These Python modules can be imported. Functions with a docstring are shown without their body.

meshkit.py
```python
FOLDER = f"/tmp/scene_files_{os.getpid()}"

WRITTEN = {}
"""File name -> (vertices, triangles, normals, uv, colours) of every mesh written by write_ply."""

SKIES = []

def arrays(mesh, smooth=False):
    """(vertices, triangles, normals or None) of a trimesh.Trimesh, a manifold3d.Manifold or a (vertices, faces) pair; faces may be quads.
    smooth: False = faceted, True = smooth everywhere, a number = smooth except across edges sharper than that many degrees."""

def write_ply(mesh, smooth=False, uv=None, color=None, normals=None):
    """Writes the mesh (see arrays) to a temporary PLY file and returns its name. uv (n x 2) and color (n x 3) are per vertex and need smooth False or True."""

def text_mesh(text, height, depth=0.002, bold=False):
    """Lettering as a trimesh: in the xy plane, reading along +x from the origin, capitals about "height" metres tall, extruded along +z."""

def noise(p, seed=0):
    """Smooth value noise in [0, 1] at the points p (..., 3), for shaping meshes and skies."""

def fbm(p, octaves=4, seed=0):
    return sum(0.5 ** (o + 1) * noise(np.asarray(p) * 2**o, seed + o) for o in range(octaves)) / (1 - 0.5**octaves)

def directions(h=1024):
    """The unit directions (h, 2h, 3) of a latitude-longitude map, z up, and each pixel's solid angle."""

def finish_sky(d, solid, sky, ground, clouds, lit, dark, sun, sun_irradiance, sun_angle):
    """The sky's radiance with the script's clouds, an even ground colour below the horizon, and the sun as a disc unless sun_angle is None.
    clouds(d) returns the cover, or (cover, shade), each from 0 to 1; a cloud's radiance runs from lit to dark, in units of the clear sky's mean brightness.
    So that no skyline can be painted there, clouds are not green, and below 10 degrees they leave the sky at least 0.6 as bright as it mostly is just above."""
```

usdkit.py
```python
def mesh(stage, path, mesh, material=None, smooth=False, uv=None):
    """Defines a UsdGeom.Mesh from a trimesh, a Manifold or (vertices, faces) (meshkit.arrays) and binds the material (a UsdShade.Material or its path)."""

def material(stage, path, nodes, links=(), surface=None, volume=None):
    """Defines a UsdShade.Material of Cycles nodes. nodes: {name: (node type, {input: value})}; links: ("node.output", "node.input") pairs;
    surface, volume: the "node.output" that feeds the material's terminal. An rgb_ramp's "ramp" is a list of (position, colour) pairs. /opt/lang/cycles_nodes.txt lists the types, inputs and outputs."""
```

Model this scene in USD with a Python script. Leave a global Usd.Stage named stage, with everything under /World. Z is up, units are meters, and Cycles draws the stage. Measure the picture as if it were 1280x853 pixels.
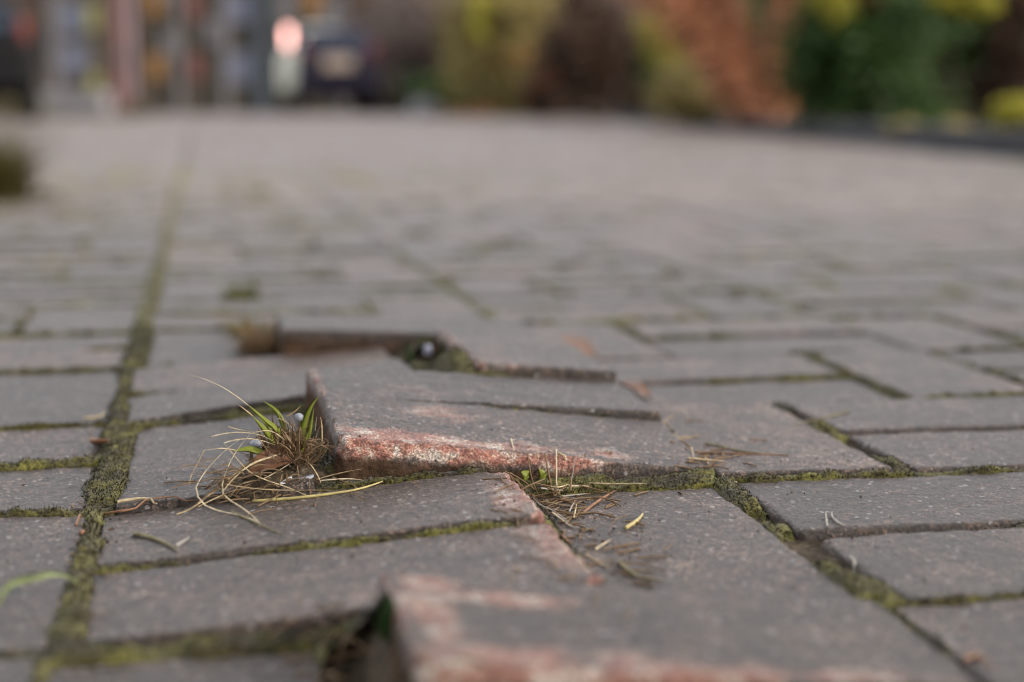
import math, random
import numpy as np, trimesh
import usdkit
from meshkit import noise, fbm
from pxr import Usd, UsdGeom, UsdLux, UsdShade, Gf, Vt, Sdf

# ------------------------------------------------------------------ camera, sky, sun, exposure
stage = Usd.Stage.CreateInMemory()
UsdGeom.SetStageUpAxis(stage, 'Z'); UsdGeom.SetStageMetersPerUnit(stage, 1.0)
UsdGeom.Xform.Define(stage, '/World')
CAM = np.array([.04955, -.75456, .18820]); FPX = 2005.5; YAW, PITCH, ROLL = .1915, .1461, .00195
EXPOSURE = 1.38
FSTOP, FOCUS = 3.9, .775
SUN_AZ, SUN_EL = math.radians(114), math.radians(25)
SUN_I, SUN_ANGLE, SKY_S = .95, 6.0, .10


def basis():
    cy, sy, cp, sp, cr, sr = math.cos(YAW), math.sin(YAW), math.cos(PITCH), math.sin(PITCH), math.cos(ROLL), math.sin(ROLL)
    f = np.array([sy*cp, cy*cp, -sp]); rt = np.array([cy, -sy, 0]); up = np.cross(rt, f)
    return cr*rt + sr*up, -sr*rt + cr*up, f


RT, UP, FW = basis()
cam = UsdGeom.Camera.Define(stage, '/World/camera')
m4 = Gf.Matrix4d(*RT, 0, *UP, 0, *(-FW), 0, *CAM, 1)
cam.AddTransformOp().Set(m4)
cam.CreateHorizontalApertureAttr(36.0); cam.CreateVerticalApertureAttr(24.0)
cam.CreateFocalLengthAttr(36.0*FPX/1280); cam.CreateFStopAttr(FSTOP); cam.CreateFocusDistanceAttr(FOCUS)
cam.CreateClippingRangeAttr(Gf.Vec2f(.02, 2000)); cam.CreateExposureAttr(EXPOSURE)

SKYROT = SUN_AZ
usdkit.material(stage, '/World/Looks/sky_look', {
    's': ('sky_texture', {'sky_type': 'single_scattering', 'sun_disc': False, 'sun_elevation': SUN_EL, 'sun_rotation': SKYROT, 'aerosol_density': 2.0}),
    'tc': ('texture_coordinate', {}),
    'n': ('noise_texture', {'scale': 2.2, 'detail': 6.0, 'roughness': .55}),
    'r': ('rgb_ramp', {'ramp': [(0, (.55, .55, .55)), (.42, (.8, .8, .8)), (.60, (1, 1, 1)), (1, (1, 1, 1))]}),
    'mx': ('mix_color', {'b': (6.4, 6.4, 6.65), 'use_clamp': False}),
    'b': ('background_shader', {'strength': SKY_S})},
    [('tc.generated', 'n.vector'), ('n.fac', 'r.fac'), ('r.color', 'mx.fac'), ('s.color', 'mx.a'), ('mx.result', 'b.color')], surface='b.background')
sky = UsdLux.DomeLight.Define(stage, '/World/sky')
UsdShade.MaterialBindingAPI.Apply(sky.GetPrim()).Bind(UsdShade.Material.Get(stage, '/World/Looks/sky_look'))
sky.GetPrim().SetCustomDataByKey('kind', 'structure')
sky.GetPrim().SetCustomDataByKey('label', 'pale hazy daylight sky')
sun = UsdLux.DistantLight.Define(stage, '/World/sun')
sun.CreateNormalizeAttr(True); sun.CreateIntensityAttr(SUN_I); sun.CreateAngleAttr(SUN_ANGLE); sun.CreateColorAttr(Gf.Vec3f(1, .90, .79))
sd = np.array([math.sin(SUN_AZ)*math.cos(SUN_EL), math.cos(SUN_AZ)*math.cos(SUN_EL), math.sin(SUN_EL)])
_x = np.cross([0, 0, 1], sd); _x /= np.linalg.norm(_x); _y = np.cross(sd, _x)
sun.AddTransformOp().Set(Gf.Matrix4d(*_x, 0, *_y, 0, *sd, 0, 0, 0, 20, 1))

# ------------------------------------------------------------------ helpers
rng = np.random.default_rng(7); random.seed(7)
NAMES = {}
LOOK = {}


def path_for(name, parent='/World'):
    k = NAMES.get((parent, name), 0); NAMES[(parent, name)] = k + 1
    return f'{parent}/{name}' + (f'_{k:03d}' if k else '')


def tag(p, label=None, category=None, group=None, kind=None):
    for k, v in (('label', label), ('category', category), ('group', group), ('kind', kind)):
        if v: p.SetCustomDataByKey(k, v)
    return p


def thing(name, label=None, category=None, loc=(0, 0, 0), rotz=0, group=None, kind=None):
    x = UsdGeom.Xform.Define(stage, path_for(name))
    x.AddTranslateOp().Set(Gf.Vec3d(*map(float, loc)))
    if rotz: x.AddRotateZOp().Set(float(rotz))
    return tag(x.GetPrim(), label, category, group, kind)


def obj(name, mesh, mat, parent=None, smooth=False, primvars=None, **tags):
    """mesh: trimesh or (v, f); one Mesh prim"""
    pp = '/World' if parent is None else str(parent.GetPath())
    p = path_for(name, pp)
    g = usdkit.mesh(stage, p, mesh, '/World/Looks/' + mat, smooth=smooth)
    for k, v in (primvars or {}).items():
        UsdGeom.PrimvarsAPI(g).CreatePrimvar(k, Sdf.ValueTypeNames.FloatArray, 'vertex').Set(Vt.FloatArray.FromNumpy(np.asarray(v, np.float32)))
    return tag(g.GetPrim(), **tags)


def ray(px, py):
    d = RT*(px-640) - UP*(py-426.5) + FW*FPX
    return d/np.linalg.norm(d)


def on(px, py, z=0.):            # where the sight line through a photo pixel meets the height z
    d = ray(px, py); return CAM + d*(z-CAM[2])/d[2]


def at(px, py, v):               # ... meets the upright plane y = v
    d = ray(px, py); return CAM + d*(v-CAM[1])/d[1]


FH = np.array([math.sin(YAW), math.cos(YAW), 0]); RH = np.array([math.cos(YAW), -math.sin(YAW), 0])


def far(px, d, z=0.):            # ground point at distance d in front of the camera, in the direction of column px
    q = CAM + FH*d + RH*(px-640)/FPX*d; q[2] = z; return q


CARV = math.degrees(-YAW)


def cat(ms):
    vs, fs, n = [], [], 0
    for m in ms:
        v, f = (np.asarray(m.vertices), np.asarray(m.faces)) if hasattr(m, 'vertices') else m
        vs.append(v); fs.append(np.asarray(f)+n); n += len(v)
    return np.vstack(vs), np.vstack(fs)


def tube(pts, rad, n=6, cap=True):
    pts = np.asarray(pts, float); rad = np.broadcast_to(np.asarray(rad, float), len(pts))
    t = np.gradient(pts, axis=0); t /= np.linalg.norm(t, axis=1)[:, None]+1e-12
    ref = np.array([0, 0, 1.]) if abs(t[:, 2]).mean() < .8 else np.array([1., 0, 0])
    a = np.cross(t, ref); a /= np.linalg.norm(a, axis=1)[:, None]+1e-12; b = np.cross(a, t)
    ph = np.arange(n)/n*2*np.pi
    v = (pts[:, None] + rad[:, None, None]*(np.cos(ph)[None, :, None]*a[:, None]+np.sin(ph)[None, :, None]*b[:, None])).reshape(-1, 3)
    f = []
    for i in range(len(pts)-1):
        for j in range(n):
            k = (j+1) % n
            f += [[i*n+j, i*n+k, (i+1)*n+k], [i*n+j, (i+1)*n+k, (i+1)*n+j]]
    if cap:
        v = np.vstack([v, pts[0], pts[-1]]); c0, c1 = len(v)-2, len(v)-1; L = (len(pts)-1)*n
        for j in range(n):
            k = (j+1) % n
            f += [[c0, k, j], [c1, L+j, L+k]]
    return v, np.array(f)[:, ::-1]


def curve(pts, n=10):            # smooth polyline through control points
    pts = np.asarray(pts, float)
    if len(pts) < 3:
        return pts[0] + (pts[-1]-pts[0])*np.linspace(0, 1, n)[:, None]
    from scipy.interpolate import PchipInterpolator
    s = np.r_[0, np.cumsum(np.linalg.norm(np.diff(pts, axis=0), axis=1)+1e-6)]
    return PchipInterpolator(s, pts)(np.linspace(0, s[-1], n))


def blade(pts, w, tip=.15, base=.7, fold=.25, n=12, up=(0, 0, 1), twist=0.):
    """a flat leaf blade with a folded midrib, a few tenths of a millimetre thick"""
    p = curve(pts, n); t = np.gradient(p, axis=0); t /= np.linalg.norm(t, axis=1)[:, None]+1e-12
    side = np.cross(t, -FW*.7+np.asarray(up)*.5); side /= np.linalg.norm(side, axis=1)[:, None]+1e-12
    nn = np.cross(side, t)
    s = np.linspace(0, 1, n); ang = twist*s
    side, nn = side*np.cos(ang)[:, None]+nn*np.sin(ang)[:, None], nn*np.cos(ang)[:, None]-side*np.sin(ang)[:, None]
    ww = w*.5*np.where(s < .35, base+(1-base)*s/.35, tip+(1-tip)*(1-((s-.35)/.65)**1.6))
    th = max(.00012, w*.05)
    A, B, Cc = p-side*ww[:, None]+nn*(fold*ww)[:, None], p, p+side*ww[:, None]+nn*(fold*ww)[:, None]
    D = p-nn*th
    v = np.stack([A, B, Cc, D], 1).reshape(-1, 3); f = []
    for i in range(n-1):
        for a, b in ((0, 1), (1, 2), (2, 3), (3, 0)):
            f += [[4*i+a, 4*i+b, 4*i+4+b], [4*i+a, 4*i+4+b, 4*i+4+a]]
    return v, np.array(f)


def rbox(sx, sy, sz, r=.02, c=(0, 0, 0)):    # chamfered box
    h = np.array([sx, sy, sz])/2; r = min(r, h.min()*.9); P = []
    for s in np.ndindex(2, 2, 2):
        s = np.array(s)*2-1
        for k in range(3):
            q = s*(h-r); q = q.astype(float); q[k] = s[k]*h[k]; P.append(q)
    m = trimesh.convex.convex_hull(np.array(P)); m.apply_translation(c); return m


# ------------------------------------------------------------------ materials
def M(name, nodes, links, surface='p.BSDF'):
    return usdkit.material(stage, '/World/Looks/'+name, nodes, links, surface=surface)


def plain(name, col, rough=.6, spec=.4, var=.25, scale=40., metallic=0., coat=0., emit=None):
    lo = tuple(c*(1-var) for c in col); hi = tuple(min(1, c*(1+var)) for c in col)
    p = {'roughness': rough, 'specular_ior_level': spec, 'metallic': metallic, 'coat_weight': coat}
    if emit: p.update(emission_color=emit[0], emission_strength=emit[1])
    M(name, {'g': ('geometry', {}), 'n': ('noise_texture', {'scale': scale, 'detail': 4.}), 'r': ('rgb_ramp', {'ramp': [(.3, lo), (.7, hi)]}), 'p': ('principled_bsdf', p)},
      [('g.position', 'n.vector'), ('n.fac', 'r.fac'), ('r.color', 'p.base_color')])


def leafy(name, stops, trans=.3, rough=.55):     # colours vary leaf by leaf
    M(name, {'g': ('geometry', {}), 'r': ('rgb_ramp', {'ramp': stops}), 'p': ('principled_bsdf', {'roughness': rough, 'specular_ior_level': .3}),
             't': ('translucent_bsdf', {}), 'm': ('mix_closure', {'fac': trans})},
      [('g.random_per_island', 'r.fac'), ('r.color', 'p.base_color'), ('r.color', 't.color'), ('p.BSDF', 'm.closure1'), ('t.BSDF', 'm.closure2')], surface='m.closure')


def paver_look(name, rand):
    nodes = {
        'g': ('geometry', {}), 'oi': ('object_info', {}),
        'big': ('noise_texture', {'scale': 14., 'detail': 8., 'roughness': .7}),
        'bigr': ('rgb_ramp', {'ramp': [(.30, (.044, .030, .022)), (.5, (.088, .063, .048)), (.70, (.158, .117, .093))]}),
        'rv': ('rgb_ramp', {'ramp': [(0, (.64, .61, .60)), (.35, (.92, .90, .88)), (.7, (1.06, 1.03, 1.03)), (1, (1.45, 1.32, 1.24))]}),
        'tone': ('mix_color', {'blend_type': 'multiply', 'fac': 1.}),
        'fine': ('noise_texture', {'scale': 760., 'detail': 4., 'roughness': .75}),
        'finer': ('rgb_ramp', {'ramp': [(.36, (.20, .19, .18)), (.5, (.95, .95, .95)), (.64, (2.3, 2.2, 2.15))]}),
        'grain': ('mix_color', {'blend_type': 'multiply', 'fac': 1., 'use_clamp': False}),
        'vor': ('voronoi_texture', {'scale': 330.}),
        'vs': ('separate_color', {}),
        'ag': ('voronoi_texture', {'scale': 640.}), 'ags': ('separate_color', {}), 'agr': ('rgb_ramp', {'ramp': [(0, (.22, .21, .20)), (.5, (.85, .84, .83)), (.85, (1.45, 1.4, 1.38)), (1, (2.9, 2.85, 2.8))]}), 'agm': ('mix_color', {'blend_type': 'multiply', 'fac': .85, 'use_clamp': False}),
        'pick': ('math', {'math_type': 'greater_than', 'value2': .94}),
        'near': ('math', {'math_type': 'less_than', 'value2': .42}),
        'pk': ('math', {'math_type': 'multiply'}),
        'pk2': ('math', {'math_type': 'multiply', 'value2': .7}),
        'speck': ('mix_color', {'b': (.46, .44, .43)}),
        'dark': ('math', {'math_type': 'less_than', 'value2': .10}),
        'dk2': ('math', {'math_type': 'multiply', 'value2': .6}),
        'spd': ('mix_color', {'b': (.05, .04, .04)}),
        'st': ('noise_texture', {'scale': 26., 'detail': 6., 'roughness': .65}),
        'str': ('rgb_ramp', {'ramp': [(.46, (0, 0, 0)), (.66, (.7, .7, .7))]}),
        'stain': ('mix_color', {'b': (.040, .032, .022)}),
        'wear': ('attribute', {'attribute': 'wear'}),
        'wn': ('noise_texture', {'scale': 95., 'detail': 6., 'roughness': .7}),
        'wr': ('rgb_ramp', {'ramp': [(.34, (.16, .068, .050)), (.43, (.33, .120, .078)), (.50, (.43, .20, .14)), (.55, (.50, .34, .26)), (.61, (.66, .56, .48))]}),
        'wg': ('mix_color', {'blend_type': 'multiply', 'fac': .7, 'use_clamp': False}),
        'wm': ('mix_color', {}),
        'side': ('attribute', {'attribute': 'soil'}),
        'sn': ('noise_texture', {'scale': 130., 'detail': 5., 'roughness': .7}),
        'sr': ('rgb_ramp', {'ramp': [(.32, (.038, .024, .015)), (.52, (.115, .070, .044)), (.66, (.20, .125, .08))]}),
        'sm': ('mix_color', {}),
        'mo': ('noise_texture', {'scale': 150., 'detail': 5., 'roughness': .7}), 'mor': ('rgb_ramp', {'ramp': [(.32, (.36, .34, .32)), (.5, (1, 1, 1)), (.66, (1.65, 1.6, 1.58))]}), 'mom': ('mix_color', {'blend_type': 'multiply', 'fac': 1., 'use_clamp': False}),
        'rgh': ('math', {'math_type': 'multiply_add', 'value2': .48, 'value3': .45}), 'inv': ('math', {'math_type': 'multiply_add', 'value2': -.74, 'value3': .78}),
        'bsum': ('math', {'math_type': 'multiply_add', 'value2': .35}),
        'b': ('bump', {'strength': 1., 'distance': .0024}),
        'b2': ('bump', {'strength': .9, 'distance': .0016}),
        'p': ('principled_bsdf', {'roughness': .45}),
    }
    links = [('g.position', x+'.vector') for x in ('big', 'fine', 'vor', 'st', 'wn', 'sn', 'ag', 'mo')] + [
        ('big.fac', 'bigr.fac'), (rand, 'rv.fac'), ('bigr.color', 'tone.a'), ('rv.color', 'tone.b'),
        ('fine.fac', 'finer.fac'), ('tone.result', 'grain.a'), ('finer.color', 'grain.b'),
        ('vor.color', 'vs.color'), ('vs.r', 'pick.value1'), ('vor.distance', 'near.value1'), ('pick.value', 'pk.value1'), ('near.value', 'pk.value2'), ('pk.value', 'pk2.value1'),
        ('ag.color', 'ags.color'), ('ags.g', 'agr.fac'), ('mo.fac', 'mor.fac'), ('grain.result', 'mom.a'), ('mor.color', 'mom.b'), ('mom.result', 'agm.a'), ('side.fac', 'rgh.value1'), ('rgh.value', 'p.roughness'), ('side.fac', 'inv.value1'), ('inv.value', 'p.specular_ior_level'), ('agr.color', 'agm.b'), ('agm.result', 'speck.a'), ('pk2.value', 'speck.fac'),
        ('vs.r', 'dark.value1'), ('dark.value', 'dk2.value1'), ('speck.result', 'spd.a'), ('dk2.value', 'spd.fac'),
        ('st.fac', 'str.fac'), ('spd.result', 'stain.a'), ('str.color', 'stain.fac'),
        ('wn.fac', 'wr.fac'), ('wr.color', 'wg.a'), ('finer.color', 'wg.b'), ('stain.result', 'wm.a'), ('wg.result', 'wm.b'), ('wear.fac', 'wm.fac'),
        ('sn.fac', 'sr.fac'), ('wm.result', 'sm.a'), ('sr.color', 'sm.b'), ('side.fac', 'sm.fac'), ('sm.result', 'p.base_color'),
        ('vor.distance', 'bsum.value1'), ('fine.fac', 'bsum.value3'), ('bsum.value', 'b.height'), ('mo.fac', 'b2.height'), ('b2.normal', 'b.normal'), ('b.normal', 'p.normal')]
    M(name, nodes, links)


paver_look('paver_concrete', 'oi.random')
paver_look('paver_field_concrete', 'g.random_per_island')

M('joint_soil', {'g': ('geometry', {}), 'n': ('noise_texture', {'scale': 170., 'detail': 6., 'roughness': .75}),
                 'r': ('rgb_ramp', {'ramp': [(.30, (.018, .013, .009)), (.5, (.060, .044, .028)), (.62, (.11, .085, .055)), (.70, (.24, .20, .155))]}),
                 'b': ('bump', {'strength': .9, 'distance': .002}), 'p': ('principled_bsdf', {'roughness': .85, 'specular_ior_level': .2})},
  [('g.position', 'n.vector'), ('n.fac', 'r.fac'), ('r.color', 'p.base_color'), ('n.fac', 'b.height'), ('b.normal', 'p.normal')])
M('moss_look', {'g': ('geometry', {}), 'n': ('noise_texture', {'scale': 38., 'detail': 5., 'roughness': .6}), 'n2': ('noise_texture', {'scale': 600., 'detail': 3.}),
                'r': ('rgb_ramp', {'ramp': [(.34, (.034, .026, .014)), (.45, (.062, .053, .017)), (.56, (.108, .098, .023)), (.68, (.18, .165, .045))]}),
                'r2': ('rgb_ramp', {'ramp': [(.3, (.45, .45, .45)), (.7, (1.5, 1.5, 1.4))]}), 'x': ('mix_color', {'blend_type': 'multiply', 'fac': 1., 'use_clamp': False}),
                'b': ('bump', {'strength': .9, 'distance': .002}), 'p': ('principled_bsdf', {'roughness': .9, 'specular_ior_level': .15, 'sheen_weight': .15})},
  [('g.position', 'n.vector'), ('g.position', 'n2.vector'), ('n.fac', 'r.fac'), ('n2.fac', 'r2.fac'), ('r.color', 'x.a'), ('r2.color', 'x.b'), ('x.result', 'p.base_color'), ('n2.fac', 'b.height'), ('b.normal', 'p.normal')])
leafy('moss_shoot', [(0, (.040, .034, .012)), (.4, (.098, .088, .020)), (.8, (.18, .165, .035)), (1, (.22, .16, .06))], .4)
M('ground_soil', {'g': ('geometry', {}), 'n': ('noise_texture', {'scale': 1.7, 'detail': 8., 'roughness': .65}), 'r': ('rgb_ramp', {'ramp': [(.3, (.05, .045, .03)), (.5, (.10, .085, .06)), (.7, (.09, .10, .04))]}),
                  'p': ('principled_bsdf', {'roughness': .9, 'specular_ior_level': .2})}, [('g.position', 'n.vector'), ('n.fac', 'r.fac'), ('r.color', 'p.base_color')])
plain('verge_soil', (.05, .042, .026), .9, .2, .4, 6.)
plain('kerb_concrete', (.020, .020, .023), .8, .3, .25, 14.)
leafy('verge_grass', [(0, (.03, .034, .010)), (.5, (.06, .062, .02)), (.8, (.11, .095, .04)), (1, (.15, .12, .06))], .3)
leafy('verge_tan', [(0, (.14, .11, .05)), (.5, (.26, .21, .09)), (1, (.36, .30, .14))], .5)
leafy('tuft_olive', [(0, (.09, .075, .025)), (.5, (.17, .15, .04)), (1, (.24, .21, .06))], .45)
leafy('tuft_green', [(0, (.12, .12, .025)), (.5, (.21, .21, .04)), (1, (.28, .27, .06))], .45)
leafy('green_grass', [(0, (.30, .34, .05)), (.5, (.40, .43, .07)), (1, (.52, .50, .13))], .45, .4)
leafy('dry_grass', [(0, (.30, .20, .11)), (.3, (.50, .37, .22)), (.6, (.62, .50, .32)), (1, (.70, .61, .46))], .4)
M('straw_look', {'oi': ('object_info', {}), 'r': ('rgb_ramp', {'ramp': [(0, (.26, .17, .09)), (.35, (.42, .31, .17)), (.7, (.54, .43, .25)), (1, (.58, .50, .36))]}), 'g': ('geometry', {}), 'n': ('noise_texture', {'scale': 300., 'detail': 4.}),
                 'r2': ('rgb_ramp', {'ramp': [(.3, (.6, .58, .55)), (.7, (1.3, 1.3, 1.3))]}), 'x': ('mix_color', {'blend_type': 'multiply', 'fac': 1., 'use_clamp': False}), 'p': ('principled_bsdf', {'roughness': .5, 'specular_ior_level': .4})},
  [('oi.random', 'r.fac'), ('g.position', 'n.vector'), ('n.fac', 'r2.fac'), ('r.color', 'x.a'), ('r2.color', 'x.b'), ('x.result', 'p.base_color')])
plain('grey_straw', (.34, .31, .27), .55, .3, .3, 200.)
plain('olive_stalk', (.19, .16, .08), .55, .3, .3, 200.)
plain('yellow_straw', (.46, .38, .15), .5, .3, .25, 200.)
plain('pale_blade', (.17, .20, .075), .5, .3, .25, 100.)
plain('dead_leaf', (.15, .07, .035), .6, .35, .4, 160.)
plain('tan_leaf', (.23, .115, .06), .6, .35, .35, 120.)
plain('white_sliver', (.74, .74, .78), .25, .6, .12, 150.)
plain('grey_pebble', (.22, .23, .26), .5, .5, .35, 300.)
plain('lilac_pebble', (.34, .34, .42), .4, .5, .1, 300.)
plain('dark_crumb', (.085, .068, .055), .8, .3, .5, 300.)
plain('bark', (.09, .07, .055), .85, .2, .4, 9.)
plain('rust_bark', (.44, .23, .14), .8, .2, .3, 9.)
leafy('rust_leaf', [(0, (.46, .23, .13)), (.5, (.66, .39, .25)), (1, (.78, .54, .36))], .5)
leafy('green_leaf', [(0, (.036, .072, .018)), (.5, (.09, .155, .034)), (.85, (.19, .27, .05)), (1, (.44, .47, .08))], .5)
leafy('olive_leaf', [(0, (.28, .23, .09)), (.5, (.48, .39, .15)), (.85, (.58, .48, .17)), (1, (.66, .40, .19))], .5)
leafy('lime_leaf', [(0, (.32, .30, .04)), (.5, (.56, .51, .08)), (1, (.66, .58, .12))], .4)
leafy('maroon_leaf', [(0, (.06, .036, .024)), (.6, (.13, .074, .048)), (.9, (.24, .12, .07)), (1, (.36, .18, .10))], .5)
leafy('mauve_leaf', [(0, (.13, .10, .09)), (.6, (.24, .19, .165)), (1, (.32, .26, .21))], .5)
leafy('thicket_leaf', [(0, (.08, .06, .035)), (.6, (.18, .135, .085)), (1, (.28, .2, .12))], .5)
leafy('autumn_leaf', [(0, (.35, .13, .05)), (.5, (.55, .25, .10)), (1, (.68, .42, .2))], .5)
plain('navy_paint', (.010, .009, .017), .6, .12, .1, 5.)
plain('black_paint', (.004, .004, .0045), .6, .1, .1, 5.)
plain('silver_paint', (.52, .52, .42), .3, .5, .05, 5., coat=1.)  # pale tone stands for sunlight on the dark car flank
plain('tyre_rubber', (.02, .02, .02), .8, .3)
plain('rim_metal', (.35, .35, .36), .35, .5, .1, metallic=.8)
plain('car_glass', (.012, .020, .034), .2, .3, .1)
plain('number_plate', (.24, .19, .155), .4, .4, .05)
plain('red_lamp', (.10, .012, .010), .2, .6, .1)
plain('lit_lamp', (.6, .2, .15), .2, .6, .05, emit=((1., .56, .49), 2.0))  # emission imitates a sun glint on the tail lamp
plain('red_dull_lamp', (.09, .018, .012), .2, .6, .1, emit=((1., .14, .05), .02))
plain('post_red', (.095, .038, .032), .55, .4, .2, 3.)
plain('post_white', (.11, .08, .09), .55, .4, .1, 3.)
plain('pale_concrete', (.13, .126, .135), .7, .3, .15, 5.)
plain('wall_render', (.055, .046, .036), .85, .2, .25, .6)
plain('wall_brown', (.05, .034, .026), .85, .2, .2, .6)
plain('frame_white', (.10, .10, .11), .5, .4, .05)
M('window_glass', {'f': ('fresnel', {'IOR': 1.5}), 't': ('diffuse_bsdf', {'color': (.08, .085, .12)}), 'g': ('glossy_bsdf', {'color': (.8, .85, 1), 'roughness': .05}), 'm': ('mix_closure', {})},
  [('f.fac', 'm.fac'), ('t.BSDF', 'm.closure1'), ('g.BSDF', 'm.closure2')], surface='m.closure')
plain('panel_orange', (.19, .10, .035), .6, .3, .1, 2.)
plain('panel_red', (.12, .045, .04), .6, .3, .1, 2.)
plain('panel_teal', (.024, .034, .046), .5, .4, .15, 2.)
plain('panel_grey', (.10, .095, .1), .6, .3, .1, 2.)
plain('panel_lime', (.17, .16, .05), .6, .3, .1, 2.)

# ------------------------------------------------------------------ the ground under everything
def sheet(x0, x1, y0, y1, nx, ny, zf):
    xs, ys = np.meshgrid(np.linspace(x0, x1, nx), np.linspace(y0, y1, ny), indexing='ij')
    v = np.stack([xs.ravel(), ys.ravel(), zf(xs, ys).ravel()], 1); i = np.arange(nx*ny).reshape(nx, ny)
    f = np.stack([i[:-1, :-1], i[1:, :-1], i[1:, 1:], i[:-1, 1:]], -1).reshape(-1, 4)
    return v, np.vstack([f[:, [0, 1, 2]], f[:, [0, 2, 3]]])


def ground_z(x, y):
    d = (x-CAM[0])*FH[0]+(y-CAM[1])*FH[1]
    return -.09 - np.clip(d-40, 0, 60)*.010


g = sheet(-60, 60, -40, 150, 61, 96, ground_z)
big = sheet(-900, 900, -900, 1500, 7, 7, lambda x, y: x*0-.75)
obj('ground', cat([g, big]), 'ground_soil', smooth=True, kind='structure', label='brown earth and rough grass beyond the paving')

# ------------------------------------------------------------------ the pavers: two across beside one lengthwise, rows swapping
PL, PW, PH = .1936, .0934, .06
HERO = {(0, 0, 'T0'): ('H1', [.20825, .05838, .01899, .01465, .12497, .07981]), (0, 0, 'T1'): ('H2', [.2071, .1539, .02497, .03096, .08829, .0163]),
        (0, 1, 'L'): ('H3', [.2590, .30271, .0262, -.00359, .0900, -.0120]), (0, 1, 'T0'): ('H4a', [.0900, .25498, .01114, .04144, -.11353, -.02264]),
        (0, 1, 'T1'): ('H4b', [.0900, .35303, .00724, .03224, -.05757, .02109]), (0, 2, 'T0'): ('H5', [.2015, .44803, .0232, .01421, .0560, .00389]),
        (0, -1, 'T1'): ('H6a', [.09752, -.0440, .0050, .0090, -.0726, -.0221]), (0, -1, 'T0'): ('H6b', [.09795, -.1425, .0048, .0095, -.0649, -.0194]),
        (0, -1, 'L'): ('H7', [.24929, -.09948, -.0005, -.02213, -.02, -.0103]), (0, -2, 'T1'): ('H8', [.20624, -.2425, .0098, .01842, .1180, .02819]),
        (0, -2, 'L'): ('H9', [.0405, -.3000, -.0030, .0135, .0200, -.0050]), (1, 0, 'L'): ('A', [.35241, .1011, .00304, -.01763, .01188, -.00856]),
        (1, 0, 'T0'): ('B1', [.50758, .04944, .00112, -.0200, .0051, -.01137]), (1, 0, 'T1'): ('B2', [.50611, .14911, .00176, .00867, .00665, -.00405]),
        (0, 0, 'L'): ('G1', [.05435, .0975, .00436, -.01328, -.08458, -.01336]), (1, -1, 'T1'): ('D1', [.40551, -.05051, .00059, -.00923, .00226, -.00412]),
        (1, -1, 'T0'): ('D2', [.40964, -.15131, -.00019, -.00168, -.00092, -.0011])}


def euler(rz, ry, rx):
    c, s = math.cos, math.sin
    Rz = np.array([[c(rz), -s(rz), 0], [s(rz), c(rz), 0], [0, 0, 1]]); Ry = np.array([[c(ry), 0, s(ry)], [0, 1, 0], [-s(ry), 0, c(ry)]]); Rx = np.array([[1, 0, 0], [0, c(rx), -s(rx)], [0, s(rx), c(rx)]])
    # intrinsic zyx of scipy's lower-case 'zyx' (extrinsic): rotate about z first, then y, then x
    return Rx @ Ry @ Rz


def kerb_x(y):       # the line of the kerb's road side (world x for world y)
    a, b = CAM + FH*5.9 + RH*1.86, CAM + FH*27 + RH*1.10
    return a[0] + (b[0]-a[0])*(y-a[1])/(b[1]-a[1])


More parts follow.
